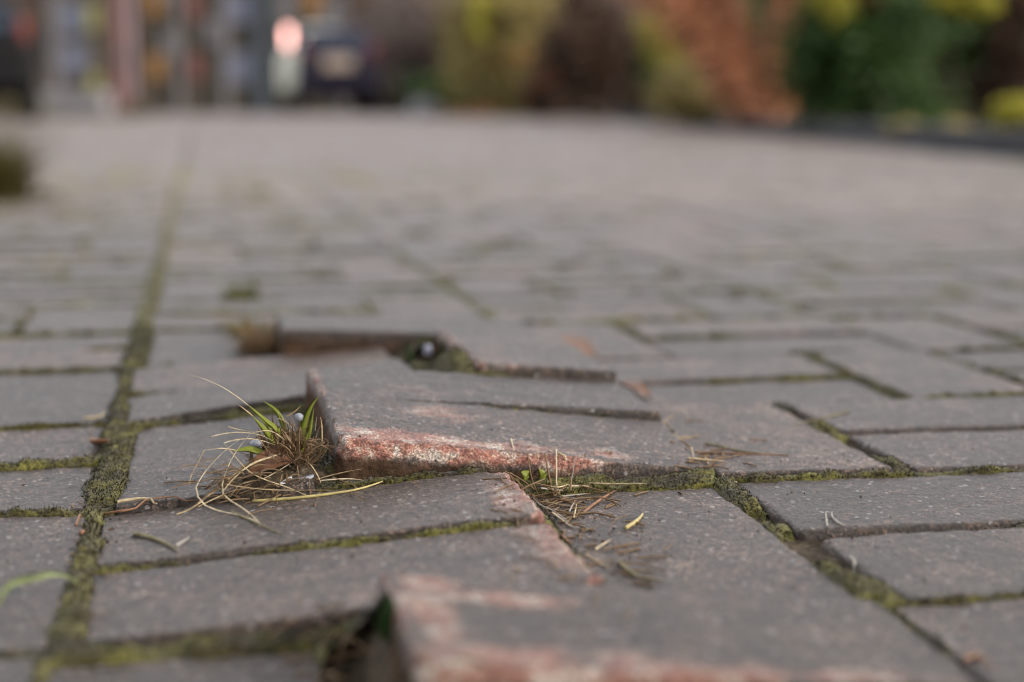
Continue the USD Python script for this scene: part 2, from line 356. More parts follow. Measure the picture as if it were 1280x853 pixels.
bricks = []          # (key, centre of the top face, rotation, half sizes x y, distance)
for row in range(-3, 172):
    for col in range(-30, 42):
        y0 = row*.2
        if row % 2 == 0: spec = (('L', .05, .1), ('T0', .2, .05), ('T1', .2, .15))
        else: spec = (('L', .25, .1), ('T0', .1, .05), ('T1', .1, .15))
        for part, du, dv in spec:
            u, v = col*.3+du, y0+dv
            q = np.array([u, v, 0])-CAM; d = q@FH; lat = q@RH
            if d < .25 or d > 31.5 or abs(lat) > d*.345+.32 or u > kerb_x(v)-.05: continue
            r = np.random.default_rng(abs(hash((row, col, len(part), part[-1] == '1'))) % 2**32)
            hx, hy = (PL/2, PW/2) if part[0] == 'T' else (PW/2, PL/2)
            if (col, row, part) in HERO:
                nm, t = HERO[(col, row, part)]; c = np.array(t[:3]); R = euler(*t[3:]); sx, sy = {'H4a': (-.0065, 0), 'H4b': (-.0075, 0), 'H3': (-.0020, 0)}.get(nm, (0, 0))
            else:
                nm = ''
                sh = -.004 if col < 0 else (.003 if col == 0 and (part == 'L') == (row % 2 == 0) else 0)
                k = min(1., d/1.4)
                c = np.array([u+sh+r.normal(0, .0011), v+r.normal(0, .0011), r.normal(0, .0009*k)+.0035*(fbm(np.array([[u*2.2, v*2.2, 3.]]), 2)[0]-.5)])
                R = euler(r.normal(0, .005), r.normal(0, .0055), r.normal(0, .0055)); sx, sy = r.normal(0, .0005, 2)
            bricks.append(dict(key=(col, row, part), name=nm, c=c, R=R, hx=hx+sx, hy=hy+sy, d=d, lat=lat))
bricks.sort(key=lambda b: (b['name'] == '', b['d']))


def lines(h, r, step):
    n = max(2, int(round(2*(h-r)/step))+1)
    a = np.linspace(-(h-r), h-r, n)
    e = (h-r) + r*np.array([.3, .6, .85, 1.])
    return np.r_[-e[::-1], a, e]


def paver_mesh(hx, hy, seed, step, r0=.0020, chips=(), patches=(), rough=.00035, depth=PH):
    """local: top face at z = 0. chips: (edge, from, to, size); patches: (x, y, rx, ry, amount) red wear on the top"""
    rm = max([r0*1.6]+[c[3] for c in chips])
    X, Y = lines(hx, r0*1.6, step), lines(hy, r0*1.6, step)
    if chips:        # finer rows along the broken edges
        for e, _, _, s in chips:
            ex = np.arange(0, s*1.2, .0011)
            if e == 'front': Y = np.unique(np.r_[Y, -hy+ex])
            if e == 'back': Y = np.unique(np.r_[Y, hy-ex])
            if e == 'left': X = np.unique(np.r_[X, -hx+ex])
            if e == 'right': X = np.unique(np.r_[X, hx-ex])
        def clean(a):
            o = [a[0]]
            for q in a[1:-1]:
                if q-o[-1] > .0007: o.append(q)
            return np.array(o+[a[-1]])
        X, Y = clean(X), clean(Y)
    zs = np.r_[0, -r0*np.array([.4, .9, 1.6]), -np.linspace(r0*1.6, depth, max(3, int((depth)/max(step, .002)/1.6)))[1:]]
    if chips: zs = np.unique(np.r_[zs, -np.arange(0, rm*1.2, .0012)])[::-1]
    vs, fs, n = [], [], 0

    def face(A, B, fn, flip):
        nonlocal n
        a, b = np.meshgrid(A, B, indexing='ij'); v = fn(a.ravel(), b.ravel()); i = np.arange(a.size).reshape(a.shape)
        f = np.stack([i[:-1, :-1], i[1:, :-1], i[1:, 1:], i[:-1, 1:]], -1).reshape(-1, 4)
        f = np.vstack([f[:, [0, 1, 2]], f[:, [0, 2, 3]]])
        vs.append(v); fs.append((f[:, ::-1] if flip else f)+n); n += len(v)
    o = np.ones
    face(X, Y, lambda a, b: np.stack([a, b, 0*a], 1), False)
    face(X, zs, lambda a, b: np.stack([a, -hy*o(a.size), b], 1), True)
    face(X, zs, lambda a, b: np.stack([a, hy*o(a.size), b], 1), False)
    face(Y, zs, lambda a, b: np.stack([-hx*o(a.size), a, b], 1), False)
    face(Y, zs, lambda a, b: np.stack([hx*o(a.size), a, b], 1), True)
    face(X[[0, -1]], Y[[0, -1]], lambda a, b: np.stack([a, b, -depth*o(a.size)], 1), True)
    m = trimesh.Trimesh(np.vstack(vs), np.vstack(fs), process=False); m.merge_vertices(digits_vertex=6)
    p = np.array(m.vertices); sd_ = seed*7.31
    h = np.array([hx, hy, depth/2]); cc = np.array([0, 0, -depth/2]); q = p-cc
    S = np.array([sd_, sd_*.37, 0])
    r = r0*(.65+.9*fbm(p*110+S, 3, 1)) + .0016*np.clip(fbm(p*38+S, 3, 5)-.56, 0, 1)*6
    big = np.zeros(len(p))
    for e, a, b, s in chips:
        ax, t, edge = {'front': (1, p[:, 0]/hx, -hy), 'back': (1, p[:, 0]/hx, hy), 'left': (0, p[:, 1]/hy, -hx), 'right': (0, p[:, 1]/hy, hx)}[e]
        tt = np.stack([p[:, 1-ax]*42, 0*p[:, 0]+sd_, 0*p[:, 0]], 1)
        w = np.clip((t-a)/.10+.5, 0, 1)*np.clip((b-t)/.35+.3, 0, 1)
        rr = s*w*(.55+.75*(fbm(tt, 4, 9)-.15)); near = np.abs(p[:, ax]-edge) < np.maximum(rr, r)*1.3
        use = near & (rr > r); r = np.where(use, rr, r); big = np.where(use, rr, big)
    r = np.clip(r, .0004, min(hx, hy)*.6)[:, None]
    inner = np.clip(q, -(h-r), h-r); d = q-inner; dl = np.linalg.norm(d, axis=1, keepdims=True)
    top = q[:, 2:] > -depth/2+.02                     # the lower edge stays as it is
    q2 = np.where((dl > 1e-9) & top, inner+d/np.maximum(dl, 1e-9)*r, q)
    moved = np.linalg.norm(q2-q, axis=1)
    nrm = np.zeros_like(q); nrm[q[:, 2] > depth/2-1e-6] = (0, 0, 1)
    nrm = np.where((dl > 1e-9), d/np.maximum(dl, 1e-9), nrm)
    flat = (np.abs(q) > h-1e-6).astype(float)*np.sign(q); nrm = np.where(np.linalg.norm(nrm, axis=1, keepdims=True) < .5, flat/np.maximum(np.linalg.norm(flat, axis=1, keepdims=True), 1e-9), nrm)
    fine = fbm(p*420+S, 3, 2)-.5; mid = fbm(p*60+S, 3, 3)-.5
    chip = np.clip(big/.004, 0, 1)*np.clip(moved/.0006, 0, 1)
    q2 = q2 + nrm*(rough*(fine*2+mid*2.2)*np.where(q[:, 2] > -depth/2+.01, 1, 0)+chip*.0026*(fbm(p*190+S, 3, 4)-.5)*2)[:, None]
    v = q2+cc
    wear = np.clip(chip*1.3+np.where(big > .003, np.clip(1.6-np.abs(np.minimum(hx-abs(p[:, 0]), hy-abs(p[:, 1])))/np.maximum(big, 1e-4), 0, 1)*np.clip(fbm(p*150+S, 3, 6)*3-1.0, 0, 1)*.6, 0), 0, 1)
    for x, y, rx, ry, am in patches:
        k = 1-np.sqrt(((p[:, 0]-x)/rx)**2+((p[:, 1]-y)/ry)**2)
        wear = np.maximum(wear, np.clip(k*1.5+(fbm(p*70+S, 4, 8)-.5)*2.4, 0, 1)*am*(p[:, 2] > -.012))
    soil = np.clip((-v[:, 2]-.0065-(fbm(p*120+S, 3, 7)-.5)*.006)/.004, 0, 1)
    soil = np.where((chip > .2), soil*np.clip((-v[:, 2]-.0062-(fbm(p*90+S, 3, 12)-.5)*.005)/.003, 0, 1), soil)
    return (v, np.array(m.faces)), dict(wear=wear, soil=soil)


CH = {'H1': dict(chips=[('front', -1.2, .42, .0088), ('left', -1.2, 1.2, .0026)], patches=[(-.035, .020, .022, .016, .55), (-.020, -.033, .085, .011, .85), (-.06, -.030, .045, .016, .9)]),
      'H2': dict(chips=[('left', -1.2, 1.3, .0050)], patches=[(-.040, -.018, .035, .020, .30)]),
      'H3': dict(chips=[('left', -1.2, 1.2, .005), ('front', -1.2, -.2, .004)], patches=[(-.03, -.06, .012, .05, .3)]),
      'H5': dict(chips=[], patches=[]),
      'H6a': dict(chips=[('right', -1.3, 1.3, .0075)], patches=[(.088, 0, .012, .05, .85)]),
      'H6b': dict(chips=[('right', -1.3, 1.3, .0060)], patches=[(.090, .0, .010, .05, .8), (.03, -.03, .03, .016, .3)]),
      'H8': dict(chips=[('left', -1.2, 1.3, .0032), ('front', -1.2, .3, .0085)], patches=[(-.085, .01, .014, .05, .9), (-.052, .022, .022, .012, .85), (-.07, -.034, .05, .014, .9), (.0, -.040, .09, .008, .7)]),
      'G1': dict(chips=[], patches=[])}
TOP = {'H1': 'raised grey paver with a chipped red and white front edge beside the grass tuft', 'H2': 'lifted grey paver directly behind the chipped red-edged paver, its left end up',
       'H3': 'lengthwise lifted paver with a dark hole on its left, behind the middle of the heave', 'H5': 'farthest lifted paver showing a long brown front side above the pavers',
       'H8': 'closest tilted paver with broken red edges at the bottom of the picture'}
PARTLAB = {'H6a': 'paver with a red worn right end in front of the grass tuft', 'H6b': 'paver with a red worn right end, nearer one of the pair', 'H7': 'lengthwise paver strewn with dry needles'}

paving = thing('paving', 'grey brown concrete block paving with mossy joints', kind='structure')
n_ind = 0; field = []
for b in bricks:
    top_level = b['name'] in TOP
    view = abs(b['lat']) < b['d']*.32+.16
    if not top_level and (n_ind >= 288 or not view):
        field.append(b); continue
    d = b['d']; step = .0020 if d < .95 else (.0035 if d < 1.3 else (.012 if d < 2.2 else .05))
    seed = (b['key'][0]*131+b['key'][1]*17+len(b['key'][2])*3+(b['key'][2][-1] == '1')*5) % 997
    mesh, pv = paver_mesh(b['hx'], b['hy'], seed, step, rough=.00060 if d < 1.3 else .0002, **CH.get(b['name'], dict(
        chips=[(['front', 'back', 'left', 'right'][seed % 4], -.6+(seed % 7)*.15, -.1+(seed % 7)*.2, .0045)] if (seed % 3 == 0 and d < 1.3) else [], patches=[])))
    pv['wear'] = pv['wear']*{'H1': 1., 'H8': .8, 'H6a': .8, 'H6b': .75, 'H2': .5, 'H3': .45, 'H5': .15}.get(b['name'], .12)
    pp = None if top_level else paving
    g = obj('raised_paver' if top_level else 'paver', mesh, 'paver_concrete', pp, smooth=True, primvars=pv)
    if top_level: tag(g, TOP[b['name']], 'paving brick', 'lifted pavers of the heave')
    else:
        n_ind += 1
        if b['name'] in PARTLAB: tag(g, PARTLAB[b['name']])
    mt = np.eye(4); mt[:3, :3] = b['R']; mt[:3, 3] = b['c']
    UsdGeom.Xformable(g).AddTransformOp().Set(Gf.Matrix4d(*mt.T.ravel().tolist()))


def simple_paver(b, ch=.003):
    hx, hy = b['hx'], b['hy']
    P = [(-hx, -hy, -.03), (hx, -hy, -.03), (hx, hy, -.03), (-hx, hy, -.03), (-hx, -hy, -ch*.7), (hx, -hy, -ch*.7), (hx, hy, -ch*.7), (-hx, hy, -ch*.7),
         (-hx+ch, -hy+ch, 0), (hx-ch, -hy+ch, 0), (hx-ch, hy-ch, 0), (-hx+ch, hy-ch, 0)]
    F = []
    for o in (0, 4):
        for i in range(4):
            j = (i+1) % 4; F += [[o+i, o+j, o+4+j], [o+i, o+4+j, o+4+i]]
    F += [[8, 9, 10], [8, 10, 11]]
    return np.array(P)@b['R'].T+b['c'], np.array(F)


obj('far_pavers', cat([simple_paver(b) for b in field]), 'paver_field_concrete', paving, kind='stuff', label='small far pavers merging into a pale blur')

# ------------------------------------------------------------------ joints: soil bed and moss worked out from the gaps the pavers leave
hidden_hole = [(.203, .330, .022, .055, -.045), (.097, -.255, .014, .05, -.016), (.105, .06, .012, .06, -.016)]


def joint_zone(x0, x1, y0, y1, st, sel):
    nx, ny = int((x1-x0)/st), int((y1-y0)/st)
    top = np.full((nx, ny), np.nan)
    gx, gy = x0+(np.arange(nx)+.5)*st, y0+(np.arange(ny)+.5)*st
    for b in sel:
        c = b['c']; rad = max(b['hx'], b['hy'])*1.2
        i0, i1 = np.searchsorted(gx, [c[0]-rad, c[0]+rad]); j0, j1 = np.searchsorted(gy, [c[1]-rad, c[1]+rad])
        if i1 <= i0 or j1 <= j0: continue
        a, e = np.meshgrid(gx[i0:i1]-c[0], gy[j0:j1]-c[1], indexing='ij')
        nrm = b['R'][:, 2]; z = -(a*nrm[0]+e*nrm[1])/nrm[2]
        loc = np.stack([a, e, z], -1)@b['R']
        ins = (np.abs(loc[..., 0]) < b['hx']) & (np.abs(loc[..., 1]) < b['hy'])
        blk = top[i0:i1, j0:j1]; blk[ins] = np.fmax(blk[ins], (z+c[2])[ins])
    return gx, gy, top


from scipy import ndimage as ndi


def joints(zone, st, d_moss, name, first=[True]):
    gx, gy, top = zone; gap = np.isnan(top)
    big = np.where(gap, 9., top); k = int(round(.016/st))*2+1
    low = ndi.minimum_filter(big, k); low = np.where(low > 8, 0, low); low = ndi.gaussian_filter(low, .006/st)
    X, Y = np.meshgrid(gx, gy, indexing='ij'); P = np.stack([X, Y, 0*X], -1)
    soil = low-.0038+.0022*(fbm(P*90, 3, 21)-.5)*2
    for hx_, hy_, rx, ry, dz in hidden_hole:
        soil += dz*np.clip(1.3-np.sqrt(((X-hx_)/rx)**2+((Y-hy_)/ry)**2), 0, 1)
    sdist = (ndi.distance_transform_edt(gap)-ndi.distance_transform_edt(~gap))*st
    cov = fbm(P*[9, 9, 1], 3, 31)                     # where moss grows
    cov = cov+.20*np.exp(-(X/.03)**2)+.11*(X < .25)+.05*((X < .3) & (Y < .02))-.14*np.clip((X-.5)/.5, 0, 1)
    grow = np.clip((cov-d_moss)/.10, 0, 1)
    over = .0026*np.clip(fbm(P*75, 3, 37)*2.4-.45, 0, 1.3)*grow+.0022*np.exp(-(X/.03)**2)*(1+np.clip(-Y*3, 0, 1.5))+.0006*(X < .3)
    fat = np.clip((sdist+over)/.0055, 0, 1)
    mz = low-.0062+np.clip(grow*2.5, 0, 1)*.0035+grow*(.0048*np.sqrt(fat)+.0026*fat*(fbm(P*160, 3, 41)-.4)*2)+.0012*(fbm(P*420, 2, 43)-.5)
    hole = np.zeros_like(gap)
    for hx_, hy_, rx, ry, dz in hidden_hole[:2]: hole |= ((X-hx_)/rx)**2+((Y-hy_)/ry)**2 < 1
    wide = ndi.binary_dilation(gap, iterations=max(1, int(.004/st)))

    def mesh_of(mask, Z):
        q = mask[:-1, :-1] & mask[1:, :-1] & mask[1:, 1:] & mask[:-1, 1:]
        idx = np.arange(mask.size).reshape(mask.shape); i = np.nonzero(q)
        f = np.stack([idx[:-1, :-1][i], idx[1:, :-1][i], idx[1:, 1:][i], idx[:-1, 1:][i]], 1)
        f = np.vstack([f[:, [0, 1, 2]], f[:, [0, 2, 3]]]); u, inv = np.unique(f, return_inverse=True)
        return np.stack([X, Y, Z], -1).reshape(-1, 3)[u], inv.reshape(f.shape)
    mm = (sdist > -over-st*.8) & ~hole
    return mesh_of(wide, np.minimum(soil, low-.0015)), mesh_of(mm, mz), (X, Y, mz, (sdist > -over*.8) & (grow > .25) & ~hole, grow)


zA = joint_zone(-.36, 1.25, -.46, 1.30, .002, [b for b in bricks if b['d'] < 2.5])
sA, mA, shA = joints(zA, .002, .415, 'a')
zB = joint_zone(-.75, 2.9, 1.30, 4.3, .005, [b for b in bricks if 1.7 < b['d'] < 5.6])
sB, mB, _ = joints(zB, .005, .50, 'b')
base_sheet = sheet(-14, 14, -1.2, 34, 3, 3, lambda x, y: x*0-.055)
obj('paving_bed', cat([sA, sB, sheet(-.9, 3.2, 4.3, 8, 2, 2, lambda x, y: x*0-.010), base_sheet]), 'joint_soil', smooth=True, kind='structure', label='dark sandy soil in the joints under the pavers')
# moss cushions and, where near, their single shoots
moss = thing('moss', 'olive green moss filling the joints between the grey pavers', 'moss', kind='stuff')
obj('moss_cushion', cat([mA, mB]), 'moss_look', moss, smooth=True, kind='stuff')
X, Y, Z, ok, grow = shA
ii = np.flatnonzero(ok.ravel()); D = (np.stack([X.ravel()[ii], Y.ravel()[ii], 0*ii], 1)-CAM)@FH; L_ = (np.stack([X.ravel()[ii], Y.ravel()[ii], 0*ii], 1)-CAM)@RH
keep = (D < 1.35) & (np.abs(L_) < D*.34+.02); ii = ii[keep]; ii = rng.choice(ii, min(len(ii)*3, 85000), replace=True)
N = len(ii); base = np.stack([X.ravel()[ii], Y.ravel()[ii], Z.ravel()[ii]-.0008], 1)+np.c_[rng.uniform(-.001, .001, (N, 2)), np.zeros(N)]
hgt = rng.uniform(.0006, .0021, N)*(.5+.6*grow.ravel()[ii]); lean = rng.normal(0, .45, (N, 2)); tipp = base+np.c_[lean*hgt[:, None], hgt]
ph = rng.uniform(0, 6.28, N); rw = rng.uniform(.00028, .0006, N)
tri = [base+np.stack([np.cos(ph+k*2.094)*rw, np.sin(ph+k*2.094)*rw, 0*rw], 1) for k in range(3)]
v = np.stack(tri+[tipp], 1).reshape(-1, 3); o = np.arange(N)[:, None]*4
obj('moss_shoots', (v, np.vstack([o+[0, 1, 3], o+[1, 2, 3], o+[2, 0, 3]])), 'moss_shoot', moss, kind='stuff')


def top_at(x, y):        # height of the paver under a point
    best = -.006
    for b in bricks[:420]:
        e = np.array([x, y])-b['c'][:2]
        if abs(e[0]) < .12 and abs(e[1]) < .12:
            n = b['R'][:, 2]; z = -(e[0]*n[0]+e[1]*n[1])/n[2]; loc = np.array([e[0], e[1], z])@b['R']
            if abs(loc[0]) < b['hx'] and abs(loc[1]) < b['hy']: best = max(best, z+b['c'][2])
    return best


def lay(px, py, lift=.0007):       # a point lying on whatever paver the photo shows there
    z = 0.
    for _ in range(6):
        q = on(px, py, z); z = .5*z+.5*(top_at(q[0], q[1])+lift)
    return on(px, py, z)

# ------------------------------------------------------------------ the grass tuft beside the lifted paver
TU = lambda X, Y: (220+X/4.265, 460+Y/4.265)      # a point of the tuft as seen in the photo's close-up


def tuft_pts(pl, v0, v1=None):
    v1 = v0 if v1 is None else v1; n = len(pl)
    out = []
    for i, q in enumerate(pl):
        p = at(*TU(*q), v0+(v1-v0)*i/max(1, n-1)); f = top_at(p[0], p[1])+.0006
        if p[2] < f: p = lay(*TU(*q))
        out.append(p)
    return out


tuft = thing('grass_tuft', 'small tuft of green and dry grass growing against the chipped red-edged paver', 'grass tuft')
c0 = at(*TU(560, 560), .016)
gz = top_at(c0[0]-.01, c0[1]-.004)
# soil mound under it
th = np.linspace(0, 2*np.pi, 40, endpoint=False); rr = np.linspace(0, 1, 16)
mx, my = np.meshgrid(rr, th, indexing='ij')
ex = .040*mx*np.cos(my)*(1+.25*np.sin(3*my+1)); ey = .026*mx*np.sin(my)*(1+.2*np.sin(2*my))
hz = .0135*np.cos(mx*np.pi/2)**1.3+.006*(fbm(np.stack([ex*150, ey*150, 0*ex], -1), 3, 3)-.5)*(1-mx**3)-.002
mv = np.stack([c0[0]-.004+ex, c0[1]+.002+ey, .0065+hz-.006*mx], -1).reshape(-1, 3)
mi = np.arange(mv.shape[0]).reshape(16, 40); mf = []
for i in range(15):
    for j in range(40):
        k = (j+1) % 40; mf += [[mi[i, j], mi[i+1, j], mi[i+1, k]], [mi[i, j], mi[i+1, k], mi[i, k]]]
obj('soil_mound', (mv, np.array(mf)), 'joint_soil', tuft, smooth=True)
GB = [([(575, 420), (555, 350), (480, 285), (385, 198)], .022, .012, .0030), ([(545, 430), (515, 390), (465, 325), (408, 258)], .016, .008, .0034), ([(590, 400), (545, 245), (505, 205), (463, 178)], .034, .040, .0028),
      ([(650, 470), (680, 310), (718, 212), (762, 152)], .030, .034, .0040), ([(500, 470), (430, 447), (370, 437), (300, 446)], .010, .004, .0042), ([(665, 490), (672, 450), (690, 385), (708, 335)], .014, .016, .0024),
      ([(560, 440), (500, 330), (440, 262)], .026, .026, .0022), ([(700, 420), (720, 300), (735, 215)], .030, .034, .0020)]
for pl, a, b_, w in GB: obj('green_blade', blade(tuft_pts(pl, a, b_), w, tip=.05, base=.7, fold=.35), 'green_grass', tuft, smooth=True)
DB = [([(385, 200), (350, 172), (230, 95), (80, 38)], .012, .008, .0010), ([(410, 258), (370, 225), (328, 193)], .008, .008, .0012), ([(620, 445), (560, 370), (480, 335), (400, 350)], .012, .006, .0014),
      ([(700, 682), (560, 625), (400, 560), (300, 455), (256, 402)], .004, -.012, .0016), ([(256, 402), (300, 388), (380, 378), (530, 412)], -.012, .010, .0015),
      ([(440, 822), (260, 770), (150, 730), (104, 650), (130, 590), (230, 470), (350, 375)], -.03, .004, .0015), ([(5, 782), (90, 745), (160, 690), (270, 600), (370, 520), (480, 430)], -.016, .012, .0024),
      ([(450, 838), (390, 775), (300, 715), (242, 655), (262, 565), (300, 480), (392, 358)], -.022, .006, .0017), ([(270, 622), (500, 650), (700, 652), (900, 656)], -.014, .000, .0010),
      ([(470, 590), (550, 545), (645, 485)], .000, .010, .0013), ([(750, 595), (860, 565), (985, 540)], .008, .006, .0013), ([(775, 602), (900, 592), (1000, 600)], .003, .003, .0016),
      ([(776, 405), (778, 330), (770, 262)], .020, .020, .0016), ([(742, 335), (750, 262)], .022, .022, .0010), ([(735, 540), (700, 500), (668, 478)], .010, .010, .0010), ([(772, 612), (738, 545), (678, 480)], .006, .012, .0010),
      ([(658, 595), (648, 540), (645, 470)], .008, .012, .0012), ([(190, 367), (300, 345), (420, 352), (560, 420)], .000, .012, .0013), ([(278, 313), (340, 330), (440, 345)], .010, .014, .0010),
      ([(590, 258), (630, 235), (664, 203)], .030, .030, .0020), ([(540, 270), (600, 300), (640, 360)], .026, .020, .0012), ([(560, 420), (575, 380), (500, 300)], .020, .020, .0010),
      ([(150, 440), (120, 500), (80, 580), (70, 630)], -.004, -.014, .0008), ([(320, 440), (230, 430), (150, 440)], .004, -.004, .0014), ([(120, 740), (200, 700), (330, 640)], -.020, -.006, .0012),
      ([(420, 600), (350, 620), (290, 690)], .002, -.01, .0016), ([(530, 430), (470, 480), (380, 530), (300, 575)], .012, -.004, .0026), ([(600, 430), (520, 470), (430, 500), (340, 560), (250, 660)], .014, -.01, .0022)]
for pl, a, b_, w in DB: obj('dry_blade', blade(tuft_pts(pl, a, b_), w*.56, tip=.25, base=.8, fold=.2, n=16, twist=random.uniform(-.8, .8)), 'straw_look', tuft, smooth=True)
r = np.random.default_rng(5); extra = []
for i in range(210):
    x0, y0 = r.normal(600, 72), r.normal(500, 40); a = r.normal(-1.75, .55); L_ = r.uniform(70, 190)*(1.25-abs(x0-600)/260)
    x1, y1 = x0+L_*math.cos(a), y0+L_*math.sin(a); x1 = min(x1, 790-r.uniform(0, 25)); va = r.uniform(.010, .036)
    extra.append(blade(tuft_pts([(x0, y0), ((x0+x1)/2+r.normal(0, 8), (y0+y1)/2), (x1, y1)], va, va+r.normal(0, .006)), r.uniform(.0007, .0018), tip=.15, n=8, twist=r.uniform(-1, 1)))
for i in range(120):
    x0, y0 = r.normal(600, 70), r.normal(470, 35); a = r.uniform(-2.9, .1); L_ = r.uniform(70, 200)*(1 if r.random() < .7 else 1.5)
    x1, y1 = x0+L_*math.cos(a)*.9, y0+L_*math.sin(a)*.55; xm, ym = (x0+x1)/2+r.normal(0, 14), (y0+y1)/2-abs(r.normal(0, 22))
    if x1 > 790: x1 = 790-r.uniform(0, 30)
    va = r.uniform(.006, .034)
    extra.append(blade(tuft_pts([(x0, y0), (xm, ym), (x1, y1)], va, va+r.normal(0, .008)), r.uniform(.0005, .0014), tip=.2, n=8, twist=r.uniform(-1, 1)))
for i in range(60):
    x0, y0 = r.normal(420, 140), r.normal(600, 50); a = r.normal(2.7, .5); L_ = r.uniform(60, 200)
    x1, y1 = x0+L_*math.cos(a), y0+L_*abs(math.sin(a))*.5; va = r.uniform(-.006, .012)
    extra.append(blade(tuft_pts([(x0, y0), ((x0+x1)/2, (y0+y1)/2-r.uniform(5, 25)), (x1, y1)], va, va-.008), r.uniform(.0005, .0012), tip=.2, n=8))
obj('fine_dry_grass', cat(extra), 'dry_grass', tuft, smooth=True, kind='stuff')

# a curled brown leaf in the tuft, a white sliver, pebbles
def leaf(pts_mid, w, curl=.4, n=14, m=7, seed=0, side=None):
    p = curve(pts_mid, n); t = np.gradient(p, axis=0); t /= np.linalg.norm(t, axis=1)[:, None]
    up = np.array([0, 0, 1.]); sd_ = np.cross(t, up if side is None else side); sd_ /= np.linalg.norm(sd_, axis=1)[:, None]; nn = np.cross(sd_, t)
    s = np.linspace(0, 1, n); ww = w*.5*np.sin(np.pi*np.clip(s*.96+.02, 0, 1))**.7
    u = np.linspace(-1, 1, m)
    v = p[:, None]+sd_[:, None]*(ww[:, None]*u)[..., None]+nn[:, None]*(curl*ww[:, None]*(u**2))[..., None]
    v = v+nn[:, None]*((fbm(v*160+seed, 3, seed)-.5)*w*.25)[..., None]
    v2 = v-nn[:, None]*.0003
    i = np.arange(n*m).reshape(n, m); f = np.stack([i[:-1, :-1], i[1:, :-1], i[1:, 1:], i[:-1, 1:]], -1).reshape(-1, 4)
    f = np.vstack([f[:, [0, 1, 2]], f[:, [0, 2, 3]]])
    return np.vstack([v.reshape(-1, 3), v2.reshape(-1, 3)]), np.vstack([f, f[:, ::-1]+n*m])


lp = [at(*TU(390, 575), .004), at(*TU(480, 505), .006), at(*TU(560, 480), .010), at(*TU(640, 500), .014)]
obj('dead_leaf', leaf(lp, .0105, .6, seed=3, side=-FW+UP*.5+RT*.3), 'dead_leaf', smooth=True, label='curled brown dead leaf lodged in the middle of the grass tuft', category='dead leaf')
sv = tuft_pts([(560, 634), (640, 618), (735, 588)], .002, .008)
obj('sliver', blade([q+[0, 0, .0012] for q in sv], .0046, tip=.45, base=.3, fold=.45, n=14), 'white_sliver', smooth=True, label='shiny white sliver lying at the foot of the grass tuft', category='sliver')


def pebble(c, r_, seed, flat=.7):
    m = trimesh.creation.icosphere(2, 1.); v = np.array(m.vertices); v *= (.75+.5*fbm(v*1.3+seed*3.1, 3, seed))[:, None]*r_; v[:, 2] *= flat
    return v+np.asarray(c)+[0, 0, r_*.35*flat], np.array(m.faces)


obj('pebble', pebble(at(*TU(428, 412), .012), .0030, 2), 'grey_pebble', smooth=True, label='blue grey pebble among the dry stalks at the left of the grass tuft', category='pebble')
obj('pebble', pebble(at(*TU(656, 272), .030), .0021, 4, 1.), 'grey_pebble', smooth=True, label='pale pebble between the upright blades at the top of the grass tuft', category='pebble')
hp = at(535, 441, .330)
obj('pebble', pebble(hp, .0030, 6, 1.5), 'lilac_pebble', smooth=True, label='pale lilac pebble in the dark hole behind the lifted pavers', category='pebble')
sp = thing('seedling', 'small green seedling in the dark hole behind the lifted pavers', 'seedling')
for pl, w in (([(548, 462), (551, 445), (556, 424)], .007), ([(545, 462), (560, 448), (566, 436)], .006), ([(520, 458), (510, 440), (505, 426)], .006)):
    obj('leaf', blade([at(x, y, .322) for x, y in pl], w*.7, tip=.1, base=.4, n=8), 'green_leaf', sp, smooth=True)
sp = thing('seedling', 'narrow green leaves beside the left end of the closest tilted paver', 'seedling')
for pl, w in (([(487, 800), (484, 770), (486, 742)], .009), ([(498, 815), (500, 795), (497, 778)], .008)):
    obj('leaf', blade([at(x, y, -.235) for x, y in pl], w, tip=.15, base=.5, n=8), 'green_leaf', sp, smooth=True)
sp = thing('seedling', 'tiny two-leaved seedling under the red chipped edge, right of the tuft', 'seedling')
for pl, w in (([(680, 600), (678, 594), (674, 587)], .005), ([(660, 598), (656, 594), (652, 590)], .006)):
    obj('leaf', blade([at(x, y, .006) for x, y in pl], w, tip=.2, base=.4, n=8), 'green_grass', sp, smooth=True)

# ------------------------------------------------------------------ straws, needles and leaves lying about
def straw(pl, rad, mat, label, cat_='straw', group=None, lift=.0007, flat=False, name='straw'):
    p = np.array([lay(x, y, lift) for x, y in pl]); p = curve(p, max(6, 4*len(pl)))
    for q in p: q[2] = max(q[2], top_at(q[0], q[1])+rad*.8)
    n = len(p); rr_ = rad*(1-.55*np.linspace(0, 1, n)**2)
    return obj(name, tube(p, rr_*.72, 6), mat, smooth=True, label=label, category=cat_, group=group)


Z2 = lambda *a: [(x/3.37, 600+y/3.37) for x, y in a]
Z5 = lambda *a: [(620+x/4.264, 560+y/4.264) for x, y in a]
Z6 = lambda *a: [(780+x/4.923, 480+y/4.923) for x, y in a]
straw(Z2((320, 190), (390, 155), (520, 130), (640, 105), (830, 85)), .0009, 'tan_leaf', 'long bent tan straw crossing the mossy crack left of the grass tuft')
straw(Z2((495, 105), (580, 103), (660, 100)), .0012, 'straw_look', 'short thick straw beside the long bent tan straw')
straw([(316, 627), (390, 621), (430, 615), (478, 602)], .0011, 'yellow_straw', 'long yellow green straw below the grass tuft towards the chipped paver')
obj('fallen_straw', blade([lay(x, y, .004) + [0, 0, k] for (x, y), k in zip(Z2((-15, 565), (60, 505), (180, 470), (345, 460)), (.002, .006, .006, .001))], .0042, tip=.3, base=.6, n=14), 'pale_blade', smooth=True, label='pale green grass blade lying at the lower left across the mossy crack', category='straw')
straw([(168, 668), (195, 675), (222, 690)], .0013, 'olive_stalk', 'dark twig lying in front of the grass tuft on the paver', 'twig', name='twig')
